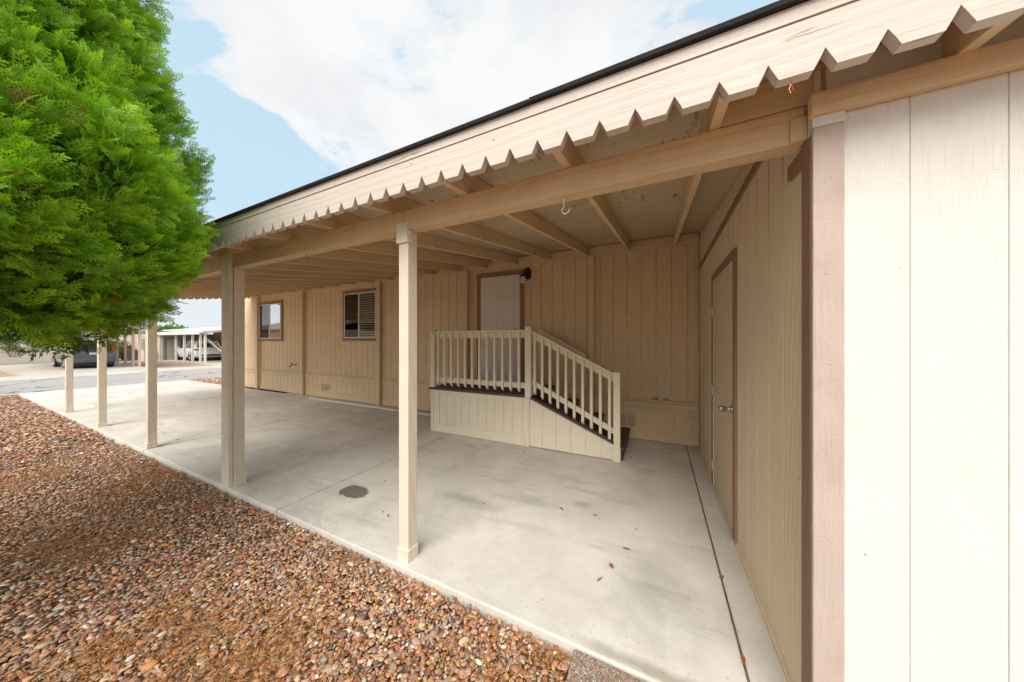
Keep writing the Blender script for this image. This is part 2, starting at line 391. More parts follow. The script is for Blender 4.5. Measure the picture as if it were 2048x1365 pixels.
scene.cycles.max_bounces = 8; scene.cycles.diffuse_bounces = 4; scene.cycles.transparent_max_bounces = 12
scene.cycles.sample_clamp_indirect = 6

# ------------------------------------------------------------------ ground
Y0 = 1.462                      # outer edge of the carport slab
YW, XS = 4.97, .52              # house wall plane, shed side-wall plane
def sheet(name, pts, z, mat, zs=None):
    mb = MB(); n = len(pts)
    mb.add([(p[0], p[1], (zs[i] if zs else z)) for i, p in enumerate(pts)], [tuple(range(n))])
    return build(mb, name, mat)
struct(sheet('ground', [(-600, -600), (600, -600), (600, 600), (-600, 600)], -.26, M['redgravel']))
yard = MB(); yard.box(-16.39, 14, -14, 1.45, -.3, -.076); yard.box(-16.38, -12.0, 4.83, 16, -.3, -.035); yard.box(-12.0, 14, 5.2, 16, -.3, -.11)
struct(build(yard, 'gravel_bed', M['gravelground']))
# road, far kerb and pavements
rd = MB(); rd.add([(-16.4, -60, -.035), (-16.4, 60, -.035), (-24.9, 60, -.2), (-24.9, -60, -.2)], [(0, 1, 2, 3)])
struct(build(rd, 'road', M['asphalt']))
sw = MB()
for k in range(-12, 14):
    sw.prism([(-24.75, -.26), (-24.75, -.185), (-25.0, -.12), (-26.3, -.115), (-26.3, -.26)], k*2.4+.9, k*2.4+3.285, 'Y')
struct(build(sw, 'pavement', M['apron']))
fd = MB()
for i, (a, c_) in enumerate(((-26.32, -29.9), (-29.93, -34), (-34.03, -41))): fd.box(c_, a, 2.6, 6.95, -.26, -.17)
fd.box(-40, -28.6, 9.75, 13.6, -.26, -.165); fd.box(-28.6, -26.32, 9.75, 13.6, -.26, -.17)
struct(build(fd, 'neighbour_driveway', M['concrete2']))
# slab of the carport, cast in panels with open joints
slab = MB(); J = .010; xs = [-16.4, -12.95, -9.65, -6.37, -3.05, .3535]
for x0, x1 in zip(xs[:-1], xs[1:]):
    y1 = YW-.01 if x0 > -12.9 else 4.84
    for ya, yb in ((Y0, y1),):
        slab.box(x0+J, x1-(J if x1 < 0 else 0), ya, yb, -.14, 0)
slab.box(.362, XS+.03, Y0+.005, YW-.01, -.14, -.001)
struct(build(slab, 'driveway', M['concrete'], bevel=.009))
jt = MB(); jt.box(.33, .39, Y0+.02, YW, -.14, -.007)
for xj in xs[1:-1]: jt.box(xj-.02, xj+.02, Y0+.02, YW, -.14, -.035, 1)
struct(build(jt, 'joint_filler', [M['dirtjoint'], simple('dark_joint_dirt', (.02, .015, .012), .95)]))
# crumbs in the expansion joint
ag = MB(); ag.box(-.372, 3.4, .2, Y0-.006, -.14, -.012)
struct(build(ag, 'aggregate_walkway', M['aggregate'], bevel=.006))

# ------------------------------------------------------------------ pebbles
def ico(sub):
    bm = bmesh.new(); bmesh.ops.create_icosphere(bm, subdivisions=sub, radius=1)
    v = np.array([p.co[:] for p in bm.verts]); f = np.array([[q.index for q in p.verts] for p in bm.faces]); bm.free(); return v, f
def stone_templates(sub, n):
    v0, f = ico(sub); out = []
    for i in range(n):
        v = v0.copy()
        for k in range(9):                      # chop planes: angular river-worn chips
            d = rng.normal(size=3); d /= np.linalg.norm(d); h = rng.uniform(.42, .8)
            t = v@d; v -= np.outer(np.maximum(t-h, 0), d)
        v += rng.normal(size=v.shape)*.03
        out.append(v)
    return out, f
def scatter_stones(name, pts, sizes, sub, zc, mat, tint=1.0, kind_cols=PAL):
    temps, f = stone_templates(sub, 14); n = len(pts); nv = len(temps[0])
    T = np.array(temps)[rng.integers(0, 14, n)]                      # n,nv,3
    asp = np.stack([rng.uniform(.85, 1.45, n), rng.uniform(.65, 1.0, n), rng.uniform(.26, .5, n)], 1)*sizes[:, None]*.5
    V = T*asp[:, None, :]
    a = rng.uniform(0, 2*np.pi, n); tx = rng.normal(0, .22, n)
    c, s = np.cos(tx), np.sin(tx); y = V[:, :, 1]*c[:, None]-V[:, :, 2]*s[:, None]; z = V[:, :, 1]*s[:, None]+V[:, :, 2]*c[:, None]
    x = V[:, :, 0].copy(); c, s = np.cos(a), np.sin(a)
    V = np.stack([x*c[:, None]-y*s[:, None], x*s[:, None]+y*c[:, None], z], 2)
    V[:, :, 0] += pts[:, 0:1]; V[:, :, 1] += pts[:, 1:2]; V[:, :, 2] += zc[:, None]
    cols = np.array(kind_cols)[rng.integers(0, len(kind_cols), n)]*rng.uniform(.85, 1.38, (n, 1))*rng.uniform(.93, 1.07, (n, 3))*tint
    C = np.repeat(cols, nv, 0); F = (f[None]+(np.arange(n)*nv)[:, None, None]).reshape(-1, 3)
    return np_mesh(name, V.reshape(-1, 3), F, 3, mat, C, smooth=False)
def vnoise(x, y, s, seed):
    r = np.random.default_rng(seed); g = r.random((64, 64)); u, v = x*s+100, y*s+100
    i, j = np.floor(u).astype(int), np.floor(v).astype(int); fu, fv = u-i, v-j; fu = fu*fu*(3-2*fu); fv = fv*fv*(3-2*fv)
    q = lambda a, c: g[a % 64, c % 64]
    return (q(i, j)*(1-fu)+q(i+1, j)*fu)*(1-fv)+(q(i, j+1)*(1-fu)+q(i+1, j+1)*fu)*fv
def litter_mask(x, y):
    m = .55*vnoise(x, y, 1.6, 3)+.3*vnoise(x, y, 4.1, 4)+.2*vnoise(x, y, 9, 5)
    band = np.exp(-((y-(.62-.02*x))/.28)**2)*(x < -.9)*(x > -3.2)*.16     # drift of needles under the tree drip line
    edge = np.exp(-((y-Y0)/.12)**2)*.10*(x < -1.2)
    return m+band+edge
def in_view(x, y, margin=.5):
    d = -math.sin(YAW)*x+math.cos(YAW)*y; l = math.cos(YAW)*x+math.sin(YAW)*y
    return (d > .62)&(l/np.maximum(d, .1) > -1.72-margin)
def jgrid(x0, x1, y0, y1, step):
    gx, gy = np.meshgrid(np.arange(x0, x1, step), np.arange(y0, y1, step))
    p = np.stack([gx.ravel(), gy.ravel()], 1); p += rng.uniform(-.5, .5, p.shape)*step*.95; return p
def stone_field(x0, x1, y0, y1, step, size, sub, name, layers=((1., 0.),), cond=None, tint=1., zbase=-.066):
    allp, alls, allz = [], [], []
    for dens, dz in layers:
        p = jgrid(x0, x1, y0, y1, step/math.sqrt(dens))
        k = (p[:, 1] < y1-.012)
        if cond is not None: k &= cond(p[:, 0], p[:, 1])
        p = p[k]; lm = litter_mask(p[:, 0], p[:, 1]); keep = rng.random(len(p)) > np.clip((lm-.60)*3.2, 0, .62)
        p = p[keep]; lm = lm[keep]
        s = size*rng.lognormal(0, .27, len(p)); z = zbase+.012+dz+rng.normal(0, .004, len(p))-np.clip(lm-.6, 0, .3)*.03
        z += .02*vnoise(p[:, 0], p[:, 1], 1.1, 9)
        allp.append(p); alls.append(s); allz.append(z)
    p = np.concatenate(allp); o = scatter_stones(name, p, np.concatenate(alls), sub, np.concatenate(allz), M['stone'], tint)
    return o
near = lambda x, y: in_view(x, y)&(x*x+y*y < 3.0**2)&~((x > -.385)&(y > .19))
mid = lambda x, y: in_view(x, y)&(x*x+y*y >= 3.0**2)&(x*x+y*y < 7.5**2)
far = lambda x, y: in_view(x, y, .3)&(x*x+y*y >= 7.5**2)
g1_ = stone_field(-3.1, 1.2, -1.2, Y0, .0195, .0265, 2, 'gravel', ((1., 0.), (.25, .007)), near)
tag(g1_, 'mixed tan, rose and grey river pebbles spread in front of the concrete slab', 'gravel', kind='stuff')
g2_ = stone_field(-7.6, 0, -3.5, Y0, .024, .031, 1, 'gravel', ((1., 0.), (.3, .008)), mid)
tag(g2_, 'brown and grey river pebbles under the overhanging green tree', 'gravel', kind='stuff')
g3_ = stone_field(-16.3, -6.5, -4, Y0, .045, .055, 1, 'gravel', ((1., 0.),), far)
tag(g3_, 'reddish brown pebbles of the yard running back to the street', 'gravel', kind='stuff')
g4_ = stone_field(-16.3, -12.95, 4.86, 7.6, .055, .065, 1, 'gravel', ((1., 0.),), None, 1.2, zbase=-.03)
tag(g4_, 'orange pebble bed between the driveway and the street beyond the house corner', 'gravel', kind='stuff')

# dry needle litter between the stones: little curved slivers
def litter(n):
    p = np.stack([rng.uniform(-6.5, .2, n*4), rng.uniform(-1.6, Y0-.01, n*4)], 1)
    lm = litter_mask(p[:, 0], p[:, 1]); d = np.hypot(p[:, 0], p[:, 1])
    k = in_view(p[:, 0], p[:, 1], .2)&(rng.random(len(p)) < np.clip((lm-.46)*3.4, .04, 1))&(rng.random(len(p)) < np.clip(3.0/np.maximum(d, .1), .25, 1))&~((p[:, 0] > -.385))
    p = p[k][:n]; m = len(p); a = rng.uniform(0, 2*np.pi, m); L = rng.uniform(.007, .03, m); W = rng.uniform(.0010, .0026, m)
    u = np.stack([np.cos(a), np.sin(a), rng.normal(0, .25, m)], 1); v = np.stack([-np.sin(a), np.cos(a), rng.normal(0, .5, m)], 1)
    z = -.069+.020+.02*vnoise(p[:, 0], p[:, 1], 1.1, 9)+rng.uniform(0, .013, m)
    c = np.column_stack([p, z]); bend = v*(L*rng.normal(0, .25, m))[:, None]
    q = [c-u*(L/2)[:, None]-v*(W/2)[:, None], c-u*(L/2)[:, None]+v*(W/2)[:, None], c+bend+v*(W/2)[:, None], c+bend-v*(W/2)[:, None], c+u*(L/2)[:, None]+v*(W/3)[:, None], c+u*(L/2)[:, None]-v*(W/3)[:, None]]
    V = np.stack(q, 1).reshape(-1, 3); o = (np.arange(m)*6)[:, None]
    F = np.concatenate([o+np.array([0, 1, 2, 3]), o+np.array([3, 2, 4, 5])])
    pal = np.array([(.52, .22, .06), (.44, .16, .045), (.60, .30, .10), (.34, .13, .045), (.66, .42, .20), (.56, .22, .05)])
    cc = pal[rng.integers(0, 6, m)]*rng.uniform(.7, 1.2, (m, 1)); g = rng.random(m) < .012; cc[g] = (.16, .30, .05)
    return np_mesh('fallen_needles', V, F, 4, M['litter'], np.repeat(cc, 6, 0))
def slab_litter():
    m = 900; x = rng.uniform(-9, .5, m); y = np.where(rng.random(m) < .6, Y0+np.abs(rng.normal(0, .10, m))+.01, rng.uniform(Y0, 4.8, m))
    k = rng.random(m) < .16; x[k] = .36+rng.normal(0, .012, k.sum()); y[k] = rng.uniform(1.5, 4.8, k.sum())
    k = rng.random(m) < .10; x[k] = .40+rng.uniform(-.5, .1, k.sum()); y[k] = YW-.06-np.abs(rng.normal(0, .10, k.sum()))
    a = rng.uniform(0, 6.283, m); L = rng.uniform(.004, .02, m); W = rng.uniform(.001, .0035, m); c = np.column_stack([x, y, np.full(m, .0015)])
    u = np.stack([np.cos(a), np.sin(a), rng.uniform(0, .15, m)], 1); v = np.stack([-np.sin(a), np.cos(a), np.zeros(m)], 1)
    V = np.stack([c-u*(L/2)[:, None], c+v*(W/2)[:, None]+[0, 0, .001], c+u*(L/2)[:, None], c-v*(W/2)[:, None]], 1).reshape(-1, 3)
    pal = np.array([(.40, .18, .06), (.20, .10, .05), (.10, .06, .035), (.50, .30, .15)]); cc = pal[rng.integers(0, 4, m)]
    return np_mesh('leaf_litter', V, np.arange(4*m).reshape(-1, 4), 4, M['litter'], np.repeat(cc, 4, 0))
tag(slab_litter(), 'fine brown crumbs and needles blown over the concrete slab edge and joints', 'leaf litter', kind='stuff')
tag(litter(90000), 'rusty orange drift of dry needles caught among the pebbles below the tree', 'fallen needles', kind='stuff')

# ------------------------------------------------------------------ mobile home
def planks_X(mb, x0, x1, yf, z0, z1, th=.016, gap=.010, start=None, pitch=.2032, holes=(), back=.02, slope=None):
    """vertical boards on a wall facing -Y (front face at yf)"""
    x = x0 if start is None else start
    while x > x0: x -= pitch
    while x < x1:
        a, c = max(x+gap/2, x0), min(x+pitch-gap/2, x1)
        if c-a > .01: mb.box(a, c, yf, yf+th, z0, z1)
        x += pitch
    mb.box(x0, x1, yf+th-.003, yf+th+back, z0, z1)
HX0 = -12.95
home = thing('mobile_home', 'long cream mobile home with vertical grooved siding at the back of the carport', 'mobile home', (-6, YW, 0))
wl = MB(); planks_X(wl, HX0, XS, YW, .56, 3.14, start=-.03-20*.2032)
wl.box(HX0, 7, YW+.035, 11.5, .02, 3.14)
build(wl, 'wall', M['siding'], home)
sk = MB(); planks_X(sk, HX0, XS, YW+.002, .01, .56, start=.01)
build(sk, 'skirting', M['siding'], home)
tb = MB(); tb.box(HX0, XS-.004, YW-.022, YW+.004, .495, .580); tb.box(HX0, XS-.004, YW-.038, YW+.004, .589, .618)
build(tb, 'trim_band', M['woodX'], home, bevel=.003)
bb = MB()
for a, c in ((HX0, -9.0), (-8.995, -5.9), (-5.895, -3.42), (-3.4, -1.0), (-.995, XS-.006)): bb.box(a, c, YW-.018, YW+.004, .004, .135)
build(bb, 'base_board', M['woodX'], home, bevel=.003)
rf = MB(); rf.prism([(4.99, 3.14), (4.99, 3.2), (8.4, 3.62), (11.8, 3.2), (11.8, 3.14)], HX0-.2, 7.2, 'X'); build(rf, 'roof', M['plainroof'], home)
for x0, lab in ((-8.15, None), (-.56, None), (-4.25, None)):
    v = MB(); wdt = .37 if x0 < -5 else .26; n = 3 if x0 < -5 else 2; z0, z1 = (.18, .35) if x0 < -5 else (.19, .35)
    for k in range(n):
        a = x0+k*wdt/n; v.box(a, a+wdt/n-.022, YW-.006, YW+.01, z0, z1)
        for q in range(5): v.box(a+.008, a+wdt/n-.03, YW-.011, YW-.004, z0+.012+q*.03, z0+.026+q*.03)
    build(v, 'vent', simple('dusty_vent', (.50, .38, .25), .8, bump=.3), home)
def window(x0, x1, z0, z1, mirror, blinds_right=True):
    fr = MB(); t = .075; y0 = YW-.035
    fr.box(x0, x1, y0, YW+.005, z1-t, z1); fr.box(x0, x1, y0, YW+.005, z0, z0+t); fr.box(x0, x0+t, y0+.002, YW+.005, z0+t, z1-t); fr.box(x1-t, x1, y0+.002, YW+.005, z0+t, z1-t)
    w_ = build(fr, 'window', M['brown'], home, bevel=.003)
    a0, a1, c0, c1 = x0+t, x1-t, z0+t, z1-t; mx = (a0+a1)/2-.02; s = .022
    rm = MB(); rm.box(a0, a1, YW-.003, YW+.002, c0, c1); build(rm, 'dark_backing', M['darkbacking'], w_)  # dark sheet behind the glass, the unlit room's shade put into its colour
    bl = MB(); z = c0+.015
    while z < c1-.02:
        bl.prism([(YW-.0185, z), (YW-.0065, z+.034), (YW-.0055, z+.032), (YW-.0175, z-.001)], a0+.03, a1-.03, 'X'); z += .058
    build(bl, 'blind', M['blind'], w_)
    al = MB(); yy0, yy1 = YW-.040, YW-.021
    al.box(a0, a1, yy0, yy1, c0, c0+s); al.box(a0, a1, yy0, yy1, c1-s, c1); al.box(a0, a0+s, yy0, yy1, c0+s, c1-s); al.box(a1-s, a1, yy0, yy1, c0+s, c1-s); al.box(mx-.014, mx+.014, yy0-.004, yy1, c0+s, c1-s)
    build(al, 'sash', M['vinyl'], w_)
    g = MB().box(mx+.014, a1-s, YW-.030, YW-.028, c0+s, c1-s); build(g, 'pane', M['glass2'] if mirror else M['glass'], w_)
    g = MB().box(a0+s, mx-.014, YW-.030, YW-.028, c0+s, c1-s); build(g, 'insect_screen', M['screen'], w_)
window(-7.23, -5.93, 1.50, 2.76, False)
window(-11.31, -9.97, 1.50, 2.70, True)
# door
dr = MB(); X0, X1, Z0, Z1 = -3.19, -2.19, .74, 2.80; t = .075
dr.box(X0, X0+t, YW-.03, YW+.005, Z0, Z1-t); dr.box(X1-t, X1, YW-.03, YW+.005, Z0, Z1-t); dr.box(X0, X1, YW-.034, YW+.005, Z1-t, Z1)
df = build(dr, 'door_frame', M['brown'], home, bevel=.003)
dm = MB(); d0, d1, e0, e1 = X0+t+.006, X1-t-.006, Z0+.01, Z1-t-.006; ydf = YW-.018
dm.box(d0, d1, ydf, YW+.004, e0, e1)
for row in ((e0+.12, e0+.62), (e0+.78, e0+1.38), (e0+1.52, e0+1.84)):
    for c_ in (0, 1):
        pa = d0+.10+c_*.37; pb = pa+.28
        for (q0, q1, r0, r1) in ((pa, pb, row[0], row[0]+.014), (pa, pb, row[1]-.014, row[1]), (pa, pa+.014, row[0]+.014, row[1]-.014), (pb-.014, pb, row[0]+.014, row[1]-.014)):
            dm.box(q0, q1, ydf-.006, ydf+.002, r0, r1)
        dm.box(pa+.035, pb-.035, ydf-.005, ydf+.002, row[0]+.035, row[1]-.035)
do_ = build(dm, 'door', M['white'], home, bevel=.003)
kn = MB(); kn.lathe([(.0, -.062), (.02, -.06), (.029, -.048), (.027, -.036), (.012, -.028), (.012, -.008), (.03, -.007), (.031, 0)], (d1-.07, ydf, e0+.93), 'Y', 16)
build(kn, 'door_knob', M['metal'], do_, smooth=True)

# small fixtures on the home
lamp = thing('wall_lamp', 'black octagonal wall lantern with small frosted shade beside the raised white door', 'lamp', (-2.115, YW, 2.70))
lb = MB(); pts = [(-2.115+.082*math.cos(R(22.5+45*k))*.86, 2.715+.115*math.sin(R(22.5+45*k))) for k in range(8)]
lb.prism(pts, YW-.026, YW+.002, 'Y'); lb.prism([((x+2.115)*.7-2.115, (z-2.715)*.7+2.715) for x, z in pts], YW-.04, YW-.026, 'Y')
build(lb, 'back_plate', M['black'], lamp, bevel=.004)
la = MB(); la.tube([(-2.115, YW-.03, 2.70), (-2.125, YW-.09, 2.735), (-2.14, YW-.14, 2.70), (-2.145, YW-.15, 2.66)], .009); la.lathe([(.012, .03), (.035, .02), (.045, 0), (.042, -.012)], (-2.145, YW-.15, 2.645), 'Z')
build(la, 'arm', M['black'], lamp, smooth=True)
ls = MB(); ls.lathe([(.034, 0), (.042, -.03), (.055, -.075), (.066, -.10), (.063, -.10), (.052, -.073), (.03, -.005)], (-2.145, YW-.15, 2.632), 'Z')
build(ls, 'lamp_shade', M['frost'], lamp, smooth=True)
hb = thing('hose_bib', 'small brass garden faucet sticking out of the siding left of a wall post', 'faucet', (-9.33, YW, .81))
h1 = MB(); h1.lathe([(.035, .0), (.035, -.008), (.012, -.01), (.012, -.10), (.018, -.105), (.018, -.13)], (-9.33, YW, .82), 'Y', 12); h1.tube([(-9.33, YW-.12, .82), (-9.33, YW-.155, .80), (-9.33, YW-.165, .76)], .014)
build(h1, 'spout', M['brass'], hb, smooth=True)
h2 = MB(); h2.lathe([(.034, 0), (.036, .01), (.01, .012)], (-9.33, YW-.11, .865), 'Z', 10); h2.tube([(-9.33, YW-.11, .83), (-9.33, YW-.11, .87)], .006); build(h2, 'handle', M['rubber'], hb)
def plate(x0, x1, z0, z1, base, inkm, lab, rows, grp=None, y=YW):
    t_ = thing('notice_plate', lab, 'notice plate', ((x0+x1)/2, y, z0), grp)
    build(MB().box(x0, x1, y-.0035, y-.0005, z0, z1), 'plate', base, t_)
    im = MB()
    for r_ in range(rows):
        zc_ = z1-(r_+.75)*(z1-z0)/(rows+.5); x = x0+.008
        while x < x1-.012:
            wd = random.uniform(.005, .016); im.box(x, min(x+wd, x1-.006), y-.0042, y-.0034, zc_-.003, zc_+.003); x += wd+.004
    build(im, 'lettering', inkm, t_)
plate(.062, .138, .808, .850, M['paper'], M['ink'], 'white printed label on the back wall, topmost of three', 3)
plate(.062, .138, .765, .803, M['paper'], M['ink'], 'white printed label on the back wall, middle one of three', 3)
plate(.062, .138, .722, .760, M['paper'], M['ink'], 'white printed label on the back wall, lowest of three', 3)
plate(-.082, -.008, .624, .655, M['black'], M['paper'], 'small black data plate on the trim band, nearer the stairs', 2)
plate(.062, .138, .624, .653, M['black'], M['paper'], 'small black data plate on the trim band under the white labels', 2)
ob = thing('outlet_cover', 'cream electrical outlet box on the wall behind the stair railing', 'outlet', (-1.375, YW, .80)); build(MB().box(-1.43, -1.32, YW-.04, YW, .80, .93).box(-1.418, -1.332, YW-.05, YW-.04, .812, .918), 'box', M['porchpaint'], ob, bevel=.004)

# ------------------------------------------------------------------ carport
cp = thing('carport', 'cream wooden lean-to carport with scalloped fascia, square posts and open rafters', 'carport', (-5.6, 1.5, 0))
SL = .1475
dk = lambda y: 2.53+SL*(y-1.5)            # underside of the roof boards
CX0, CX1 = -11.80, 3.4
def sloped(mb, x0, x1, ya, yb, o0, o1): return mb.prism([(ya, dk(ya)+o0), (yb, dk(yb)+o0), (yb, dk(yb)+o1), (ya, dk(ya)+o1)], x0, x1, 'X')
dkm = MB(); x = CX0
while x < CX1:
    sloped(dkm, x+.0015, min(x+1.2616, CX1)-.0015, 1.286, 4.945, 0, .016); x += 1.262
build(dkm, 'roof_deck', M['deck'], cp)
rfm = MB(); rfm.prism([(1.286, dk(1.286)+.017), (4.99, dk(4.99)+.017), (4.99, dk(4.99)+.06), (1.30, dk(1.3)+.066), (1.286, 2.561)], CX0-.01, CX1, 'X')
x = CX0-.02; k = 0
while x < CX1:                             # turned-down roofing edge in overlapping lengths
    L_ = random.uniform(.75, 1.5); dz = random.uniform(-.0015, .0025)
    rfm.prism([(1.224, 2.560+dz), (1.36, 2.563+dz), (1.36, 2.582+dz), (1.220, 2.572+dz+random.uniform(0, .003))], x, min(x+L_+.0, CX1), 'X'); x += L_+.002
build(rfm, 'roofing', M['roofing'], cp)
RX = [.23-.6309*k for k in range(-5, 19)]
rb = MB(); sloped(rb, RX[0]-.038, RX[0], 1.287, 4.93, -.14, -.001); r0 = build(rb, 'rafter', M['woodY'], cp, bevel=.003)
for xr in RX[1:]: copy_part(r0, cp, (xr-RX[0], random.uniform(-.0, .002), random.uniform(-.003, 0)))
lg = MB()
for a, c in ((CX0+.04, -8.0), (-7.995, -4.6), (-4.595, -1.02), (-1.016, XS-.012)): lg.box(a, c, 4.932, 4.966, 2.875, dk(4.95)-.012)
build(lg, 'ledger_board', M['woodX'], cp, bevel=.003)
# scalloped boards
def scallop_pts(a0, a1, top, bot, pitch=.135, nd=.056, nw=.054, phase=0.):
    """returns outline in (along, z); bot/top are functions of along"""
    lo = []; x = math.ceil((a0-phase)/pitch)*pitch+phase
    lo.append((a0, bot(a0)))
    while x < a1-nw/2:
        if x-nw/2 > a0+.002:
            j = random.uniform(-.002, .002); lo += [(x-nw/2+j, bot(x)), (x-.012+j, bot(x)+nd*.55), (x+j, bot(x)+nd+random.uniform(-.003, .003)), (x+.014+j, bot(x)+nd*.5), (x+nw/2+j, bot(x))]
        x += pitch
    lo.append((a1, bot(a1))); return lo
def scallop_board(name, a0, a1, top, bot, f, axis, mat, phase=0.):
    lo = scallop_pts(a0, a1, top, bot, phase=phase); mb = MB(); n = len(lo)
    up = [(p[0], top(p[0])) for p in lo]
    fn = {'X': lambda p, t: (p[0], t, p[1]), 'Y': lambda p, t: (t, p[0], p[1])}[axis]
    for i in range(n-1):
        q = [lo[i], lo[i+1], up[i+1], up[i]]
        mb.add([fn(p, f[0]) for p in q]+[fn(p, f[1]) for p in q], [(0, 1, 2, 3), (4, 7, 6, 5), (0, 4, 5, 1), (2, 6, 7, 3)])
    e = [lo[0], up[0]]; mb.add([fn(p, t) for t in f for p in e], [(0, 1, 3, 2)]); e = [lo[-1], up[-1]]; mb.add([fn(p, t) for t in f for p in e], [(0, 1, 3, 2)])
    o = build(mb, name, mat, cp)
    bm = bmesh.new(); bm.from_mesh(o.data); bmesh.ops.remove_doubles(bm, verts=bm.verts, dist=1e-5); bmesh.ops.recalc_face_normals(bm, faces=bm.faces); bm.to_mesh(o.data); bm.free()
    return o
for a, c in ((CX0-.02, -7.3), (-7.297, -2.56), (-2.557, 1.2), (1.203, CX1)):
    scallop_board('scalloped_fascia', a, c, lambda x: 2.508, lambda x: 2.343, (1.247, 1.284), 'X', M['fascia'], phase=.054)
fl = MB()
for a, c in ((CX0-.02, -8.1), (-8.098, -5.0), (-4.998, -1.9), (-1.898, 1.25), (1.252, CX1)): fl.box(a, c, 1.243, 1.29, 2.5125, 2.5595)
build(fl, 'drip_edge', M['fascia'], cp)
fl2 = MB(); fl2.box(CX0, CX1, 1.262, 1.285, 2.506, 2.514); build(fl2, 'shadow_gap_strip', M['bark'], cp)  # dark strip added in the gap, its shadow put into the colour
scallop_board('scalloped_rake_board', 1.29, 4.93, lambda y: dk(y)+.03, lambda y: dk(y)-.165, (CX0-.038, CX0-.002), 'Y', M['woodY'])
# beam in spans, meeting over the posts
BZ0, BZ1 = 2.255, 2.3885
PX = [-1.56, -4.0, -6.42, -8.78, -11.12]
ends = [.498]+[p for p in PX[:-1]]+[-11.62]
for i in range(len(ends)-1):
    build(MB().box(ends[i+1]+.0015, ends[i]-.0015, 1.501, 1.589, BZ0, BZ1), 'beam', M['woodX'], cp, bevel=.004)
build(MB().box(.212, CX1, 1.503, 1.518, BZ1+.004, dk(1.5)-.002), 'blocking_panel', M['woodX'], cp)
build(MB().box(.452, .5, 1.490, 1.4995, 2.256, 2.345), 'beam_plate', M['woodX'], cp, bevel=.002)
# posts
def post(xa, xb, ya, yb, top=BZ0, lab=None, wide=False):
    p = MB(); p.box(xa, xb, ya, yb, .002, top-.001)
    if wide: p.box(xa-.075, xa-.002, ya-.004, yb-.012, .002, top+.004); p.box(xa-.065, xb-.006, ya-.042, ya-.0045, -.02, 2.402)
    o = build(p, 'post', M['woodZ'], cp, bevel=.005)
    if lab: o['label'] = lab
    return o
p1 = post(-1.604, -1.518, 1.503, 1.590)
c_ = MB(); c_.box(-1.612, -1.510, 1.494, 1.592, -.001, .085); build(c_, 'post_base_block', M['woodZ'], cp, bevel=.004)
c_ = MB(); c_.box(-1.614, -1.512, 1.490, 1.5025, 2.165, 2.30).box(-1.5175, -1.508, 1.503, 1.545, 2.165, 2.252); build(c_, 'post_cap_block', M['woodZ'], cp, bevel=.003)
post(-4.03, -3.935, 1.508, 1.600, wide=True)
c_ = MB(); c_.box(-3.934, -3.922, 1.515, 1.61, .0, .12); build(c_, 'post_base_block', M['woodZ'], cp, bevel=.003)
for xx in PX[2:]:
    post(xx-.045, xx+.045, 1.503, 1.592)
    build(MB().box(xx-.052, xx+.052, 1.496, 1.599, 0, .075), 'post_base_block', M['woodZ'], cp, bevel=.003)
for xx in (-.975, -3.415, -5.87, -8.9, -11.29):
    build(MB().box(xx-.045, xx+.045, 4.872, 4.930, .003, 2.874).box(xx-.044, xx+.044, 4.930, YW-.037, .003, 2.872), 'wall_post', M['siding'], cp, bevel=.004)
hk = thing('ceiling_hook', 'white curved hook screwed under the beam near the middle of the nearest bay', 'hook', (-.451, 1.545, 2.255))
build(MB().tube([(-.451, 1.545, 2.262), (-.451, 1.545, 2.235), (-.449, 1.545, 2.222), (-.452, 1.545, 2.208), (-.463, 1.545, 2.196), (-.458, 1.545, 2.180), (-.443, 1.545, 2.172), (-.428, 1.545, 2.180), (-.418, 1.545, 2.193)], .0032), 'hook', M['whiteplastic'], hk, smooth=True)
hk = thing('ceiling_hook', 'thin rusty wire hook hanging under the beam between the two nearest posts', 'hook', (-2.741, 1.545, 2.255))
build(MB().tube([(-2.741, 1.545, 2.262), (-2.744, 1.545, 2.225), (-2.738, 1.545, 2.20), (-2.725, 1.545, 2.185), (-2.722, 1.545, 2.16), (-2.735, 1.545, 2.150)], .003), 'hook', M['copper'], hk, smooth=True)
hk = thing('fascia_hook', 'small copper wire loop hanging from the scalloped fascia above the shed corner', 'hook', (.385, 1.265, 2.345))
build(MB().tube([(.385, 1.265, 2.345), (.386, 1.262, 2.325), (.389, 1.262, 2.306), (.383, 1.262, 2.299), (.379, 1.262, 2.312), (.383, 1.262, 2.328)], .0011, 6), 'hook', M['copper'], hk, smooth=True)

# ------------------------------------------------------------------ shed
shed = thing('storage_shed', 'cream grooved storage shed with pinkish brown corner boards at the right', 'shed', (1.8, 1.46, 0))
XF = 3.3
sf = MB(); planks_X(sf, .50, XF, Y0, -.06, 2.40, start=.744-2*.2, pitch=.2, gap=.0035, th=.006); sf.box(.55, XF, Y0+.02, Y0+.04, 2.40, 2.52)
for k in range(13):
    for q in range(9):
        sf.lathe([(0, -.0012), (.003, -.0008), (.0038, 0)], (.744+.2*k-.022+random.uniform(-.003, .003), Y0, .12+.27*q+random.uniform(-.02, .02)), 'Y', 8)
build(sf, 'front_wall', M['siding_front'], shed)
ss = MB(); y = 1.60-.2032
while y < YW-.04:
    a, c = max(y+.006, Y0+.03), min(y+.2032-.006, YW-.036); door_lo, door_hi = 2.74, 3.72
    segs = [(a, c, .02, 2.5)]
    if c > door_lo and a < door_hi:
        segs = [(a, min(c, door_lo), .02, 2.5), (max(a, door_hi), c, .02, 2.5), (max(a, door_lo), min(c, door_hi), 2.15, 2.5)]
    for s_ in segs:
        if s_[1]-s_[0] > .004: ss.box(XS, XS+.018, s_[0], s_[1], s_[2], s_[3])
    if c > a: ss.prism([(a, 2.54), (c, 2.54), (c, dk(c)-.004), (a, dk(a)-.004)], XS+.001, XS+.013, 'X')
    y += .2032
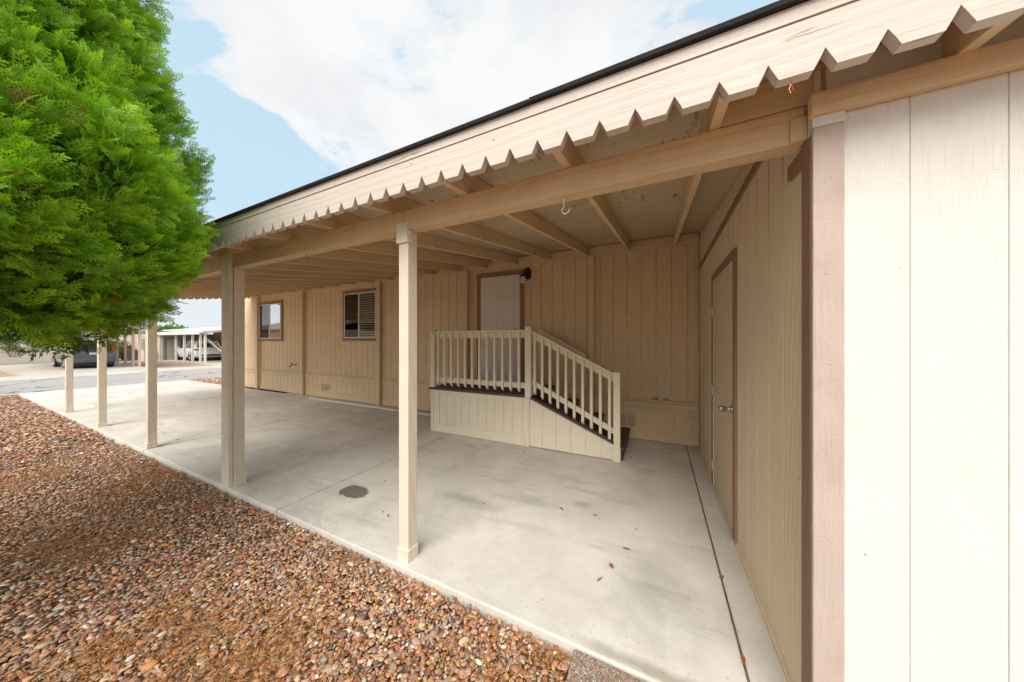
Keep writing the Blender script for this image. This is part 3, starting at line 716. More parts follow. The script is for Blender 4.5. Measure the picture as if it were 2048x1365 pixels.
ss.box(XS+.013, XS+.05, Y0+.045, 2.74, -.02, 2.53); ss.box(XS+.013, XS+.05, 3.72, YW-.036, -.02, 2.53); ss.box(XS+.013, XS+.05, 2.74, 3.72, 2.13, 2.53)
ss.prism([(Y0+.04, 2.53), (YW-.036, 2.53), (YW-.036, dk(YW)-.01), (Y0+.04, dk(Y0)-.01)], XS+.010, XS+.05, 'X')
build(ss, 'side_wall', M['siding_side'], shed)
build(MB().box(XS+.02, XF, 4.8, YW-.03, 0, 2.9).box(XF-.04, XF, Y0+.05, 4.8, 0, 2.5).box(XS+.09, XS+.12, Y0+.05, 4.8, 0, 2.5), 'rear_wall', M['siding'], shed)
build(MB().box(.490, XF, 1.425, Y0-.002, 2.305, 2.382), 'head_trim', M['woodX'], shed, bevel=.004)
build(MB().box(.4985, .582, 1.441, Y0-.002, -.10, 2.266), 'corner_board', M['brown_sunlit'], shed, bevel=.004)
build(MB().box(.4985, .582, 1.443, Y0-.002, 2.267, 2.304), 'corner_board_top', M['siding_front'], shed)
build(MB().box(.4975, XS-.001, Y0-.001, 1.535, -.02, 2.252), 'corner_board', M['brown'], shed, bevel=.003)
for z in (.35, .80, 1.10, 1.42, 1.74, 2.08):
    build(MB().lathe([(0, -.0015), (.0035, -.001), (.0042, 0)], (.54+random.uniform(-.008, .008), 1.441, z), 'Y', 8), 'nail_head', M['brown_sunlit'], shed, smooth=True)
build(MB().box(.505, XS-.001, 1.62, YW-.04, 2.498, 2.552), 'brown_trim', M['brown'], shed, bevel=.002)
build(MB().box(.503, XS-.001, 1.537, 1.695, 2.19, 2.252), 'brown_trim', M['brown'], shed, bevel=.002)
build(MB().box(XS-.006, XS+.001, YW-.058, YW-.038, 0, 2.85), 'inside_corner_trim', M['brown'], shed)
for ya, yb in ((Y0+.01, 2.70), (3.77, YW-.04)): build(MB().box(XS-.012, XS+.02, ya, yb, -.004, .018), 'foot_bead', M['woodY'], shed, bevel=.004)
# shed door
fr = MB(); fr.box(XS-.018, XS+.02, 2.70, 2.765, 0, 2.19); fr.box(XS-.018, XS+.02, 3.705, 3.77, 0, 2.19); fr.box(XS-.020, XS+.02, 2.765, 3.705, 2.118, 2.19)
build(fr, 'door_frame', M['brown'], shed, bevel=.003)
dd = build(MB().box(XS-.006, XS+.03, 2.785, 3.69, .02, 2.10), 'door', wood_paint('flush_door_paint', (.66, .54, .375), 'Z', bump=.18, dirt=.3), shed, bevel=.003)
build(MB().box(XS-.012, XS+.03, 2.767, 2.779, .005, 2.115).box(XS-.012, XS+.03, 3.695, 3.703, .005, 2.115).box(XS-.012, XS+.03, 2.779, 3.695, 2.104, 2.115), 'door_stop', M['woodZ'], shed)
build(MB().box(XS-.03, XS+.02, 2.72, 3.75, -.003, .014), 'threshold', M['hinge'], shed)
for z in (.22, .99, 1.80):
    hm = MB().tube([(XS-.017, 3.694, z-.045), (XS-.017, 3.694, z+.045)], .0065); hm.box(XS-.009, XS-.0055, 3.66, 3.694, z-.044, z+.044); hm.box(XS-.0215, XS-.018, 3.694+.012, 3.735, z-.044, z+.044)
    build(hm, 'hinge', M['hinge'], dd)
kb = MB(); kb.lathe([(.032, 0), (.031, -.008), (.014, -.012), (.013, -.03), (.022, -.04), (.029, -.062), (.028, -.078), (.018, -.084), (0, -.085)], (XS-.006, 2.85, .965), 'X', 18)
build(kb, 'door_knob', M['metal'], dd, smooth=True)

# ------------------------------------------------------------------ porch steps
ps = thing('porch_steps', 'cream boxed porch landing with railing and dark brown stairs going down to the right', 'porch steps', (-1.9, 4.4, 0))
PY = 3.905; PXL, PXM, PXR = -3.42, -1.63, -.50
def groove_panel(mb, x0, x1, yf, zb, topf, pitch=.15, gap=.006):
    x = x0
    while x < x1-.01:
        a, c = x+gap/2, min(x+pitch-gap/2, x1); mb.prism([(a, zb), (c, zb), (c, topf(c)), (a, topf(a))], yf, yf+.012, 'Y'); x += pitch
    mb.prism([(x0, zb), (x1, zb), (x1, topf(x1)), (x0, topf(x0))], yf+.009, yf+.03, 'Y')
cap = lambda x: .725-.425*(x-PXM)
sk = MB(); groove_panel(sk, PXL+.02, PXM-.03, PY+.004, .03, lambda x: .69); groove_panel(sk, PXM-.02, PXR+.02, PY+.012, .012, lambda x: min(.69, cap(x)-.03), pitch=.2)
sk.box(PXL, PXL+.03, PY+.03, YW-.06, .01, .69)
build(sk, 'skirting', M['porchpaint'], ps)
tr = MB(); tr.box(PXL+.05, PXM-.085, PY-.006, PY+.004, .004, .135); tr.box(PXL+.05, PXM-.01, PY-.008, PY+.004, .618, .694); tr.box(PXL, PXL+.048, PY-.012, PY+.03, 0, .694); tr.box(PXM-.084, PXM-.012, PY-.003, PY+.004, .002, .617)
build(tr, 'trim', M['porchpaint'], ps, bevel=.003)
dkp = MB(); y = PY-.03
while y < YW-.07: dkp.box(PXL-.03, PXM+.03, y, y+.137, .697, .732); y += .142
build(dkp, 'deck_boards', M['decktread'], ps, bevel=.005)
for (xa, xb, z) in ((-1.60, -1.17, .548), (-1.21, -.77, .358), (-.81, -.385, .168)):
    t_ = MB(); t_.box(xa, xb, PY+.05, YW-.06, z-.032, z); t_.box(xb-.035, xb-.018, PY+.055, YW-.065, z-.165, z-.033); build(t_, 'tread', M['decktread'], ps, bevel=.005)
cpb = MB(); cpb.prism([(PXM-.01, cap(PXM)-.028), (PXR+.0, cap(PXR)-.028), (PXR+.0, cap(PXR)), (PXM-.01, cap(PXM))], PY-.028, PY+.06, 'Y'); build(cpb, 'stringer_cap', M['decktread'], ps, bevel=.004)
build(MB().box(-3.425, -3.345, PY-.02, PY+.06, .733, 1.685).box(-3.432, -3.338, PY-.027, PY+.067, .733, .80), 'rail_post', M['porchpaint'], ps, bevel=.005)
build(MB().box(-1.695, -1.605, PY-.04, PY+.05, .70, 1.705), 'rail_post', M['porchpaint'], ps, bevel=.005)
build(MB().box(-.505, -.425, PY-.012, PY+.07, .003, 1.115).box(-.515, -.420, PY-.02, PY+.05, .002, .165), 'rail_post', M['porchpaint'], ps, bevel=.005)
rl = MB(); rl.box(-3.40, -1.697, PY-.02, PY+.075, 1.632, 1.660); build(rl, 'handrail', M['porchpaint'], ps, bevel=.004)
rl = MB(); rl.box(-3.344, -1.697, PY+.025, PY+.06, 1.545, 1.630).box(-3.344, -1.697, PY+.025, PY+.06, .82, .90); build(rl, 'rail', M['porchpaint'], ps, bevel=.003)
bal = MB().prism([(PY-.012, .80), (PY+.024, .765), (PY+.024, 1.631), (PY-.012, 1.631)], -3.29, -3.255, 'X'); b0 = build(bal, 'baluster', M['porchpaint'], ps, bevel=.003)
for k in range(1, 12): copy_part(b0, ps, (.1335*k, 0, 0))
top = lambda x: 1.665-.50*(x-PXM)
rl = MB(); rl.prism([(-1.604, top(-1.604)-.03), (-.50, top(-.5)-.03), (-.50, top(-.5)), (-1.604, top(-1.604))], PY-.02, PY+.07, 'Y'); build(rl, 'handrail', M['porchpaint'], ps, bevel=.004)
rl = MB()
for o_, hh in ((-.032, .085), (-.70, .075)): rl.prism([(-1.604, top(-1.604)+o_-hh), (-.506, top(-.506)+o_-hh), (-.506, top(-.506)+o_), (-1.604, top(-1.604)+o_)], PY+.025, PY+.06, 'Y')
build(rl, 'rail', M['porchpaint'], ps, bevel=.003)
for k in range(10):
    x = -1.575+.1118*k; zt = top(x+.017)-.036; bb_ = MB().prism([(PY-.012, zt-.815), (PY+.024, zt-.85), (PY+.024, zt), (PY-.012, zt)], x, x+.034, 'X'); build(bb_, 'baluster', M['porchpaint'], ps, bevel=.003)
build(MB().box(-1.84, -1.76, 4.78, 4.86, .733, 1.69), 'rail_post', M['porchpaint'], ps, bevel=.005)
rl = MB(); rl.prism([(-1.758, 1.665), (-1.03, 1.285), (-1.03, 1.25), (-1.758, 1.63)], 4.77, 4.865, 'Y').prism([(-1.758, 1.62), (-1.03, 1.24), (-1.03, 1.17), (-1.758, 1.55)], 4.80, 4.83, 'Y'); build(rl, 'handrail', M['porchpaint'], ps, bevel=.003)

# loose things on the slab
st = thing('trim_strip', 'long thin white trim strip lying on the slab along the base of the wall', 'trim strip', (-6.2, 4.68, 0))
build(MB().prism([(4.655, .001), (4.715, .001), (4.715, .018), (4.70, .022), (4.655, .008)], -8.2, -3.50, 'X'), 'strip', M['whiteplastic'], st)
lm = None
lv = []
for k in range(44):
    if k < 9: x, y = random.uniform(-.45, .45), random.uniform(4.3, 4.85)
    elif k < 12: x, y = (-.36+random.uniform(-.05, .05)), random.uniform(4.0, 4.15)
    elif k < 16: x, y = .36+random.uniform(-.004, .004), random.uniform(1.7, 4.0)
    else: x, y = random.uniform(-8.5, .1), random.uniform(1.75, 4.4)
    if -3.5 < x < -.45 and y > 3.8: y -= 1.5
    lv.append((x, y))
lv += [(-1.62+.0, 1.98), (-3.25, 2.02), (-.33, 1.93)]
lv[-3] = (-2.17, 1.86)
leaf0 = None
for i, (x, y) in enumerate(lv):
    if leaf0 is None:
        q = MB(); L_ = .026
        q.add([(-L_, 0, .001), (-.012, .010, .007), (.006, .011, .009), (.022, .004, .005), (.030, 0, .002), (.020, -.007, .007), (.002, -.012, .004), (-.014, -.008, .003), (0, 0, .001)],
              [(0, 1, 8), (1, 2, 8), (2, 3, 8), (3, 4, 8), (4, 5, 8), (5, 6, 8), (6, 7, 8), (7, 0, 8)])
        q.tube([(-L_, 0, .001), (-L_-.014, .004, .003)], .0008, 4)
        leaf0 = build(q, 'dry_leaf', M['dryleaf']); lf = leaf0
    else: lf = leaf0.copy(); COL.objects.link(lf)
    tag(lf, 'small dry orange brown leaf fallen on the concrete carport floor', 'leaf', 'dry leaves scattered on the slab')
    lf.location = (x, y, .001 if not .35 < x < .37 else -.004); lf.rotation_euler = (random.uniform(-.1, .1), random.uniform(-.1, .1), random.uniform(0, 6.28)); s_ = random.uniform(.45, 1.05); lf.scale = (s_, s_*random.uniform(.6, 1.1), s_*random.uniform(.6, 1.6))

# ------------------------------------------------------------------ arborvitae
TC = np.array([-3.80, -.31])
prof_z = [1.15, 1.27, 1.50, 1.74, 1.95, 2.2, 2.6, 3.2, 3.7, 4.15, 4.8, 5.5, 6.0, 6.25]
prof_r = [.66, 1.02, 1.17, 1.27, 1.36, 1.385, 1.37, 1.25, 1.12, 1.00, .82, .55, .27, .05]
Rz = lambda z: np.interp(z, prof_z, prof_r)
tree = thing('arborvitae_tree', 'big bright green arborvitae with dense feathery crown reaching to the carport corner', 'tree', (TC[0], TC[1], -.1))
def spray_template(nb, nl, fine):
    tris = []
    def tri(p, d, L, W, zz=0.):
        n = np.array([-d[1], d[0], 0]); d = np.array([d[0], d[1], zz]); p = np.array(p)
        tris.append([p-n*W*.5, p+n*W*.5, p+d*L])
    tri((0, 0, 0), (1, 0), 1., .022)
    for i in range(nb):
        t = .10+.86*i/nb; side = 1 if i % 2 else -1; L = .46*(1-.62*t)*(1 if i else .8); ang = R(46-14*t)*side
        d = np.array([math.cos(ang), math.sin(ang)]); p0 = np.array([t, 0, 0]); tri(p0, d, L, .022)
        for j in range(nl):
            u = .22+.72*j/nl; s2 = 1 if j % 2 else -1; a2 = ang+R(38)*s2; d2 = (math.cos(a2), math.sin(a2))
            tri(p0+np.array([d[0], d[1], 0])*L*u, d2, L*.34*(1-.3*u)+.04, .072, .03*s2)
        tri(p0+np.array([d[0], d[1], 0])*L*.72, d, L*.36+.04, .070)
    for s2 in (-1, 1): tri((.90, 0, 0), (math.cos(.5), s2*math.sin(.5)), .12, .05)
    return np.array(tris)
def place_sprays(T, pos, dirs, ups, size, curl):
    """T (nt,3,3); each spray: x axis=dirs, y axis=side, z=ups"""
    n = len(pos); side = np.cross(ups, dirs); side /= np.linalg.norm(side, axis=1)[:, None]+1e-9; up = np.cross(dirs, side)
    P = T.reshape(-1, 3)
    x, y, z = P[:, 0], P[:, 1], P[:, 2]
    zz = z[None]+curl[:, None]*(x**2)[None]-.35*np.abs(y)[None]**1.5
    V = pos[:, None]+size[:, None, None]*(x[None, :, None]*dirs[:, None]+y[None, :, None]*side[:, None]+zz[:, :, None]*up[:, None])
    return V
def norm(a): return a/(np.linalg.norm(a, axis=1)[:, None]+1e-9)
def crown_clumps(n, rscale, bump, zlo=1.17, zhi=6.2):
    z = rng.uniform(zlo, zhi, n*4); keep = rng.random(n*4) < (Rz(z)/1.5); z = z[keep]
    phi = rng.uniform(-np.pi, np.pi, len(z))
    # more on the side that faces the street of view
    ca = math.atan2(-TC[1], -TC[0]); dphi = np.abs((phi-ca+np.pi) % (2*np.pi)-np.pi)
    keep = rng.random(len(z)) < np.where(dphi < 1.75, 1., .13); z, phi = z[keep][:n], phi[keep][:n]
    lob = bump*(np.sin(phi*5+z*2.1)+np.sin(phi*9-z*4.3+1.3)*.8+np.sin(z*7+phi*3+.5)*.7+np.abs(np.sin(phi*11+z*6))*.9-.5)/2.2+np.clip(rng.normal(0, bump*.35, len(z)), -.1, .04)
    r = Rz(z)*rscale+lob
    out = np.stack([np.cos(phi), np.sin(phi), np.zeros_like(phi)], 1)
    rel = r*(out[:, 0]*math.cos(YAW)+out[:, 1]*math.sin(YAW)); z2 = z+(.34*np.clip((rel+.84)/.75, 0, 1)*np.clip((2.3-z)/.8, 0, 1))
    dr = (Rz(z+.05)-Rz(z-.05))/.1; nrm = norm(out-np.array([0, 0, 1])[None]*np.clip(dr, -2, 2.5)[:, None])
    base = np.stack([TC[0]+out[:, 0]*r, TC[1]+out[:, 1]*r, z2], 1)
    return base, out, nrm
Tn = spray_template(9, 3, True); Tl = spray_template(7, 3, False); Tl[:, :, 1] *= 1.3
allV, allC = [], []
def grow(nclump, rscale, bump, per, size, T, colr, spread=.55, back=.20, tipvar=.35):
    base, out, nrm = crown_clumps(nclump, rscale, bump)
    n = len(base)
    tg = norm(np.cross(nrm, np.array([0, 0, 1.])))
    cd = norm(nrm*.62+np.array([0, 0, .50])+tg*rng.normal(0, .38, (n, 1))+rng.normal(0, .15, (n, 3)))            # clump axis
    pl = norm(np.cross(norm(nrm*.8+np.array([0, 0, .25])+rng.normal(0, .38, (n, 3))), cd))    # fans lie like shingles over the crown
    cup = norm(np.cross(cd, pl))
    B = np.repeat(base, per, 0); D = np.repeat(cd, per, 0); PL = np.repeat(pl, per, 0); U = np.repeat(cup, per, 0); m = len(B)
    t = rng.random(m); a = rng.uniform(-1, 1, m); e = rng.normal(0, .35, m)
    pos = B-D*back+D*(t*(back+.02))[:, None]+PL*(a*.085*(1-.3*t))[:, None]+U*(e*.045)[:, None]
    dd = norm(D+PL*(a*spread*1.15)[:, None]+U*(e*.5)[:, None]+rng.normal(0, .12, (m, 3)))
    up = norm(U+rng.normal(0, .38, (m, 3)))
    sz = size*rng.uniform(.65, 1.15, m)*(1-.15*np.abs(a))
    V = place_sprays(T, pos, dd, up, sz, rng.normal(-.12, .16, m))
    cl = np.repeat(rng.uniform(0, 1, n), per); k = np.clip(.55*cl+.45*rng.random(m)+.15*(t-.5), 0, 1)
    c0, c1 = np.array(colr[0]), np.array(colr[1]); C = c0[None]*(1-k[:, None])+c1[None]*k[:, None]
    dead = rng.random(m) < .005; C[dead] = (.34, .19, .07); yel = rng.random(m) < .05; C[yel] = C[yel]*.6+np.array([.45, .55, .06])*.4
    nt_ = len(T); tip = (T[:, 2, 0])[None]; Cv = np.repeat(C[:, None], nt_*3, 1).reshape(m, nt_, 3, 3)
    g = (1+tipvar*(T[:, :, 0]-.5))[None, :, :, None]; Cv = Cv*g*np.array([1.0, 1., 1.])  # paler towards the tips: new growth, plus tip highlights put into the colour
    allV.append(V.reshape(-1, 3)); allC.append(np.clip(Cv, 0, 1).reshape(-1, 3))
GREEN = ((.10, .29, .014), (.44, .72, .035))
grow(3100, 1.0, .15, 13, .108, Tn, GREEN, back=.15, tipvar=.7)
grow(900, .88, .08, 10, .20, Tl, ((.055, .15, .012), (.12, .28, .02)), back=.25)  # inner sprays in darker greens, crown shade put into the leaf colour
grow(420, .68, .06, 9, .26, Tl, ((.05, .12, .015), (.09, .20, .02)), back=.28, spread=.8)  # innermost sprays darker still, depth shade put into the colour
Vc = np.concatenate(allV); Cc = np.concatenate(allC); del allV, allC
# keep foliage out of the carport timber
tri = Vc.reshape(-1, 3, 3); ok = ~((tri[:, :, 1].max(1) > 1.225)&(tri[:, :, 2].max(1) > 2.2)&(tri[:, :, 2].min(1) < 2.65)); ok &= ~(tri[:, :, 1].max(1) > 1.40)
Vc = tri[ok].reshape(-1, 3); Cc = Cc.reshape(-1, 3, 3)[ok].reshape(-1, 3)
crown = np_mesh('crown', Vc, np.arange(len(Vc)).reshape(-1, 3), 3, M['leaf'], Cc, parent=tree)
tk = MB(); tx, ty = TC
tk.tube([(tx, ty, -.15), (tx+.01, ty, .3), (tx, ty+.02, 1.2), (tx+.03, ty, 2.6), (tx, ty, 4.2), (tx, ty, 6.0)], [.17, .125, .11, .085, .05, .012], 12)
for k in range(110):
    z0 = random.uniform(1.35, 5.2); ph = random.uniform(0, 6.283); z1 = z0+random.uniform(.25, .8); r1 = float(Rz(max(1.3, min(z1, 6.))))*random.uniform(.80, .97)
    if z1 < 1.35: z1 = 1.4
    p = [(tx, ty, z0), (tx+math.cos(ph)*r1*.4, ty+math.sin(ph)*r1*.4, z0+(z1-z0)*.25), (tx+math.cos(ph+.15)*r1*.75, ty+math.sin(ph+.15)*r1*.75, z0+(z1-z0)*.65), (tx+math.cos(ph+.2)*r1, ty+math.sin(ph+.2)*r1, z1)]
    if p[3][1] < 1.15: tk.tube(p, [.022, .015, .009, .004], 6)
build(tk, 'trunk', M['bark'], tree, smooth=True)

# ------------------------------------------------------------------ cars across the street
def car(name, label, loc, paint, W=1.86, kind='suv'):
    t_ = thing(name, label, 'car', loc)
    # local: x 0 = rear bumper, grows to the nose; world nose points to -X
    ox, oy, oz = loc; L = lambda x, y, z: (ox-x, oy+y, oz+z)
    hw = W/2
    st = [(-.02, .42, .78, .80, .55), (.03, .34, .98, .93, .80), (.14, .30, 1.08, .98, .80), (.34, .28, 1.50, 1.0, .76), (.62, .26, 1.67, 1.0, .77), (1.4, .26, 1.72, 1.0, .79), (2.2, .26, 1.70, 1.0, .78),
          (2.75, .26, 1.58, 1.0, .74), (3.35, .26, 1.20, 1.0, .78), (3.5, .26, 1.10, .99, .86), (4.15, .27, 1.02, .96, .84), (4.45, .30, .92, .90, .76), (4.60, .36, .70, .76, .6)]
    belt = 1.02; mb = MB(); rings = []
    for x, zl, zt, ws, wr in st:
        b_ = min(belt, zt-.03); w1 = hw*ws; w2 = hw*wr if zt > belt+.05 else hw*ws*.93
        half = [(0, zl), (w1*.86, zl), (w1*.97, zl+.10), (w1*1.0, (zl+b_)/2), (w1*.985, b_-.06), (w1*.95, b_), (w2*.5+w1*.475, (b_+zt)/2), (w2, zt-.05 if zt > belt+.05 else zt-.012), (w2*.86, zt-.005), (0, zt+.012)]
        ring = [(x, y, z) for y, z in half]+[(x, -y, z) for y, z in half[-2:0:-1]]; rings.append([L(*p) for p in ring])
    n = len(rings[0]); vs = [p for r_ in rings for p in r_]; fs = [(i*n+k, i*n+(k+1) % n, (i+1)*n+(k+1) % n, (i+1)*n+k) for i in range(len(rings)-1) for k in range(n)]+[tuple(range(n)), tuple(range((len(rings)-1)*n, len(rings)*n))]
    mb.add(vs, fs); body = build(mb, 'body', paint, t_, smooth=True)
    pts = lambda *p: [L(*q) for q in p]
    gl = M['carglass']
    # rear window, windscreen
    def slab(name, quad, off, mat, parent=t_, th=.012):
        q = [Vector(p) for p in pts(*quad)]; nrm_ = (q[1]-q[0]).cross(q[2]-q[0]).normalized(); cen = Vector(L(2.2, 0, .9))
        if nrm_.dot(sum(q, Vector())/len(q)-cen) < 0: nrm_ = -nrm_
        a = [p+nrm_*off for p in q]; c = [p-nrm_*th for p in q]; m_ = len(q)
        mm = MB(); mm.add(a+c, [tuple(range(m_)), tuple(range(m_, 2*m_))[::-1]]+[(i, (i+1) % m_, m_+(i+1) % m_, m_+i) for i in range(m_)])
        return build(mm, name, mat, parent)
    slab('rear_window', [(.155, -hw*.80, 1.12), (.155, hw*.80, 1.12), (.335, hw*.70, 1.475), (.335, -hw*.70, 1.475)], .012, gl)
    slab('windscreen', [(3.30, -hw*.74, 1.22), (3.30, hw*.74, 1.22), (2.80, hw*.66, 1.55), (2.80, -hw*.66, 1.55)], .012, gl)
    for s_ in (-1, 1):
        yb, yt = s_*hw*.955, s_*hw*.815
        slab('side_window', [(.45, yb*.99, 1.10), (1.12, yb, 1.07), (1.16, yt, 1.60), (.66, yt, 1.55)], .016, gl)
        slab('side_window', [(1.18, yb, 1.07), (2.02, yb, 1.06), (2.02, yt, 1.61), (1.22, yt, 1.60)], .016, gl)
        slab('side_window', [(2.10, yb, 1.06), (3.16, yb, 1.08), (2.72, yt, 1.50), (2.10, yt, 1.60)], .016, gl)
        slab('mirror', [(3.0, s_*(hw+.02), 1.04), (3.0, s_*(hw+.20), 1.06), (3.0, s_*(hw+.19), 1.20), (3.0, s_*(hw+.03), 1.18)], .02, paint, th=.09)
        for xc in (.92, 3.68):
            wh = MB(); yo = s_*(hw-.02); wh.lathe([(.21, -.11), (.335, -.115), (.36, -.09), (.365, 0), (.36, .09), (.335, .115), (.21, .11)], L(xc, yo-s_*.10, .36), 'Y', 28)
            wl_ = build(wh, 'wheel', M['rubber'], t_, smooth=True)
            rm = MB(); yf = yo-s_*.10+s_*.118; rm.lathe([(0, 0), (.06, .012*s_), (.07, -.02*s_), (.20, -.02*s_), (.225, .006*s_), (.24, 0)], L(xc, yf, .36), 'Y', 28)
            for k in range(5):
                a = k*2*math.pi/5+.3; ca, sa = math.cos(a), math.sin(a); px, pz = -sa*.022, ca*.022
                c0 = L(xc+ca*.05, yf, .36+sa*.05); c1 = L(xc+ca*.22, yf, .36+sa*.22); dx, dz = px, pz
                rm.add([(c0[0]+dx, c0[1]+.014*s_, c0[2]+dz), (c0[0]-dx, c0[1]+.014*s_, c0[2]-dz), (c1[0]-dx, c1[1]+.014*s_, c1[2]-dz), (c1[0]+dx, c1[1]+.014*s_, c1[2]+dz)], [(0, 1, 2, 3)])
            build(rm, 'rim', M['alloy'], wl_)
            ar = MB(); pa = []
            for k in range(13):
                a = math.pi*k/12; pa.append((xc+math.cos(a)*.405, .36+math.sin(a)*.405))
            po = [(xc+math.cos(math.pi*k/12)*.365, .36+math.sin(math.pi*k/12)*.365) for k in range(12, -1, -1)]
            ar.add([L(x_, s_*(hw+.004), z_) for x_, z_ in pa+po]+[L(x_, s_*(hw-.10), z_) for x_, z_ in pa+po], [tuple(range(26)), tuple(range(26, 52))[::-1]]+[(i, (i+1) % 26, 26+(i+1) % 26, 26+i) for i in range(26)])
            build(ar, 'wheel_arch', M['rubber'], t_)
    low = MB(); low.box(*sorted((L(.10, 0, 0)[0], L(4.45, 0, 0)[0])), oy-hw*.9, oy+hw*.9, oz+.20, oz+.40); build(low, 'underside', M['rubber'], t_)
    bm_ = MB(); bm_.box(L(-.035, 0, 0)[0], L(.05, 0, 0)[0], oy-hw*.72, oy+hw*.72, oz+.40, oz+.55); build(bm_, 'bumper', M['rubber'] if kind == 'suv' else paint, t_, bevel=.02)
    for s_ in (-1, 1):
        rf_ = MB(); rf_.box(L(-.045, 0, 0)[0], L(-.01, 0, 0)[0], oy+s_*hw*.40, oy+s_*hw*.66, oz+.47 if kind != 'suv' else oz+.50, oz+.50 if kind != 'suv' else oz+.53); build(rf_, 'reflector', M['taillamp'], t_)
        tl = MB()
        if kind == 'suv':
            tl.prism([(.0+.005, .90), (.0+.02, 1.03), (.30, 1.06), (.34, .96)], 0, 1, 'X'); tl = MB()
            tl.box(L(-.01, 0, 0)[0], L(.30, 0, 0)[0], *sorted((oy+s_*hw*.62, oy+s_*hw*.985)), oz+.90, oz+1.02)
        else:
            q = [L(.06, s_*hw*.80, .92), L(.10, s_*hw*.975, .92), L(.36, s_*hw*.86, 1.50), L(.27, s_*hw*.74, 1.50)]; r_ = [(p[0]+.05, p[1]+.01*s_, p[2]) for p in q]
            tl.add(r_+q, [(0, 1, 2, 3), (4, 7, 6, 5), (0, 4, 5, 1), (1, 5, 6, 2), (2, 6, 7, 3), (3, 7, 4, 0)])
        build(tl, 'tail_light', M['taillamp'], t_, bevel=.012)
    zpl = .80 if kind == 'suv' else .84
    build(MB().box(L(-.03, 0, 0)[0], L(.02, 0, 0)[0], oy-.16, oy+.16, oz+zpl, oz+zpl+.12), 'licence_plate', M['paper'], t_)
    build(MB().box(L(-.012, 0, 0)[0], L(.06, 0, 0)[0], oy-hw*.55, oy+hw*.55, oz+.935+(.0), oz+.96), 'tailgate_strip', M['alloy'], t_)
    return t_
M['carglass'] = simple('dark_car_glass', (.025, .03, .035), .06, spec=.9, var=0)
M['alloy'] = simple('alloy_wheel', (.55, .55, .56), .3, .9)
M['taillamp'] = simple('red_lamp_lens', (.62, .015, .02), .15, spec=.8, var=0)
M['carwhite'] = simple('white_car_paint', (.78, .78, .79), .22, var=.02, coat=.6)
M['cargrey'] = simple('slate_grey_car_paint', (.10, .12, .15), .22, .4, var=.03, coat=.6)
car('parked_car', 'white crossover parked under the pale carport across the street', (-34.0, 11.45, -.165), M['carwhite'])
car('parked_car', 'dark grey hatchback with tall red tail lights parked half behind the green tree', (-31.2, 5.2, -.17), M['cargrey'], 1.82, 'hatch')

# ------------------------------------------------------------------ houses and plants across the street
M['palewall'] = wood_paint('pale_far_siding', (.66, .60, .50), 'Z', bump=.3)
M['tanwall'] = simple('tan_far_wall', (.50, .43, .33), .8)
M['greytan'] = simple('grey_beige_door_paint', (.46, .42, .34), .7)
M['peach'] = simple('peach_post_paint', (.72, .50, .38), .7)
M['yellow'] = simple('yellow_tan_stucco', (.60, .46, .25), .85)
M['whitepost'] = simple('off_white_post_paint', (.74, .71, .64), .6)
nc = thing('neighbour_carport', 'pale flat roofed carport with slim white posts across the street, white car inside', 'carport', (-33, 10.2, -.17))
for i, xx in enumerate((-36.2, -34.5, -32.95, -31.55, -30.75)):
    build(MB().box(xx-.06, xx+.06, 10.02, 10.14, -.17, 2.02), 'post', M['whitepost'], nc)
r_ = MB(); r_.prism([(9.75, 2.14), (9.75, 2.22), (14.5, 2.86), (14.5, 2.72)], -40.3, -30.3, 'X'); build(r_, 'roof', M['plainroof'], nc)
r_ = MB(); r_.box(-40.3, -30.6, 9.70, 9.745, 2.0, 2.2); r_.box(-40.3, -30.5, 10.02, 10.14, 2.021, 2.13); build(r_, 'fascia', M['whitepost'], nc)
r_ = MB(); r_.prism([(9.75, 2.05), (9.75, 2.2), (14.5, 2.85), (14.5, 2.70)], -30.295, -30.25, 'X'); build(r_, 'gable_fascia', M['greytan'], nc)
nh = thing('neighbour_home', 'tan home with a flat painted door behind the parked white car across the street', 'house', (-36, 13.4, -.17))
build(MB().box(-39.1, -39.0, 9.85, 13.4, -.17, 2.10).box(-39.1, -29.0, 13.4, 13.6, -.17, 2.6).box(-50, -39.1, 9.85, 20, -.17, 2.15).box(-39.1, -29.0, 13.6, 22, -.17, 2.55), 'wall', M['tanwall'], nh)
build(MB().box(-38.99, -38.9, 9.85, 10.06, -.17, 2.10), 'corner_wall', M['palewall'], nh)
build(MB().box(-38.99, -38.95, 10.22, 11.22, -.17, 1.78), 'door_frame', simple('dark_frame', (.16, .13, .10), .7), nh)
build(MB().box(-38.95, -38.92, 10.29, 11.15, -.17, 1.71), 'door', M['greytan'], nh)
build(MB().box(-36.2, -35.0, 13.33, 13.4, .6, 1.9).box(-33.2, -31.8, 13.33, 13.4, -.1, 1.95), 'window', M['carglass'], nh)
r2 = MB(); r2.prism([(13.0, 2.62), (13.0, 2.75), (18, 3.35), (23, 2.7), (23, 2.6)], -50.5, -28.6, 'X'); build(r2, 'roof', M['plainroof'], nh)
pc = thing('peach_carport', 'low carport on a row of slim peach painted posts beside the dark car', 'carport', (-32.5, 6.8, -.17))
for xx in (-30.25, -31.5, -33.1, -34.8, -36.6, -38.4): build(MB().box(xx-.055, xx+.055, 6.74, 6.85, -.17, 2.25), 'post', M['peach'], pc)
build(MB().box(-39, -29.9, 2.6, 7.1, 2.252, 2.40), 'roof', M['peach'], pc)
ph = thing('far_home', 'pale cream home set back at the end of the driveway with the dark car', 'house', (-42, 3, -.17))
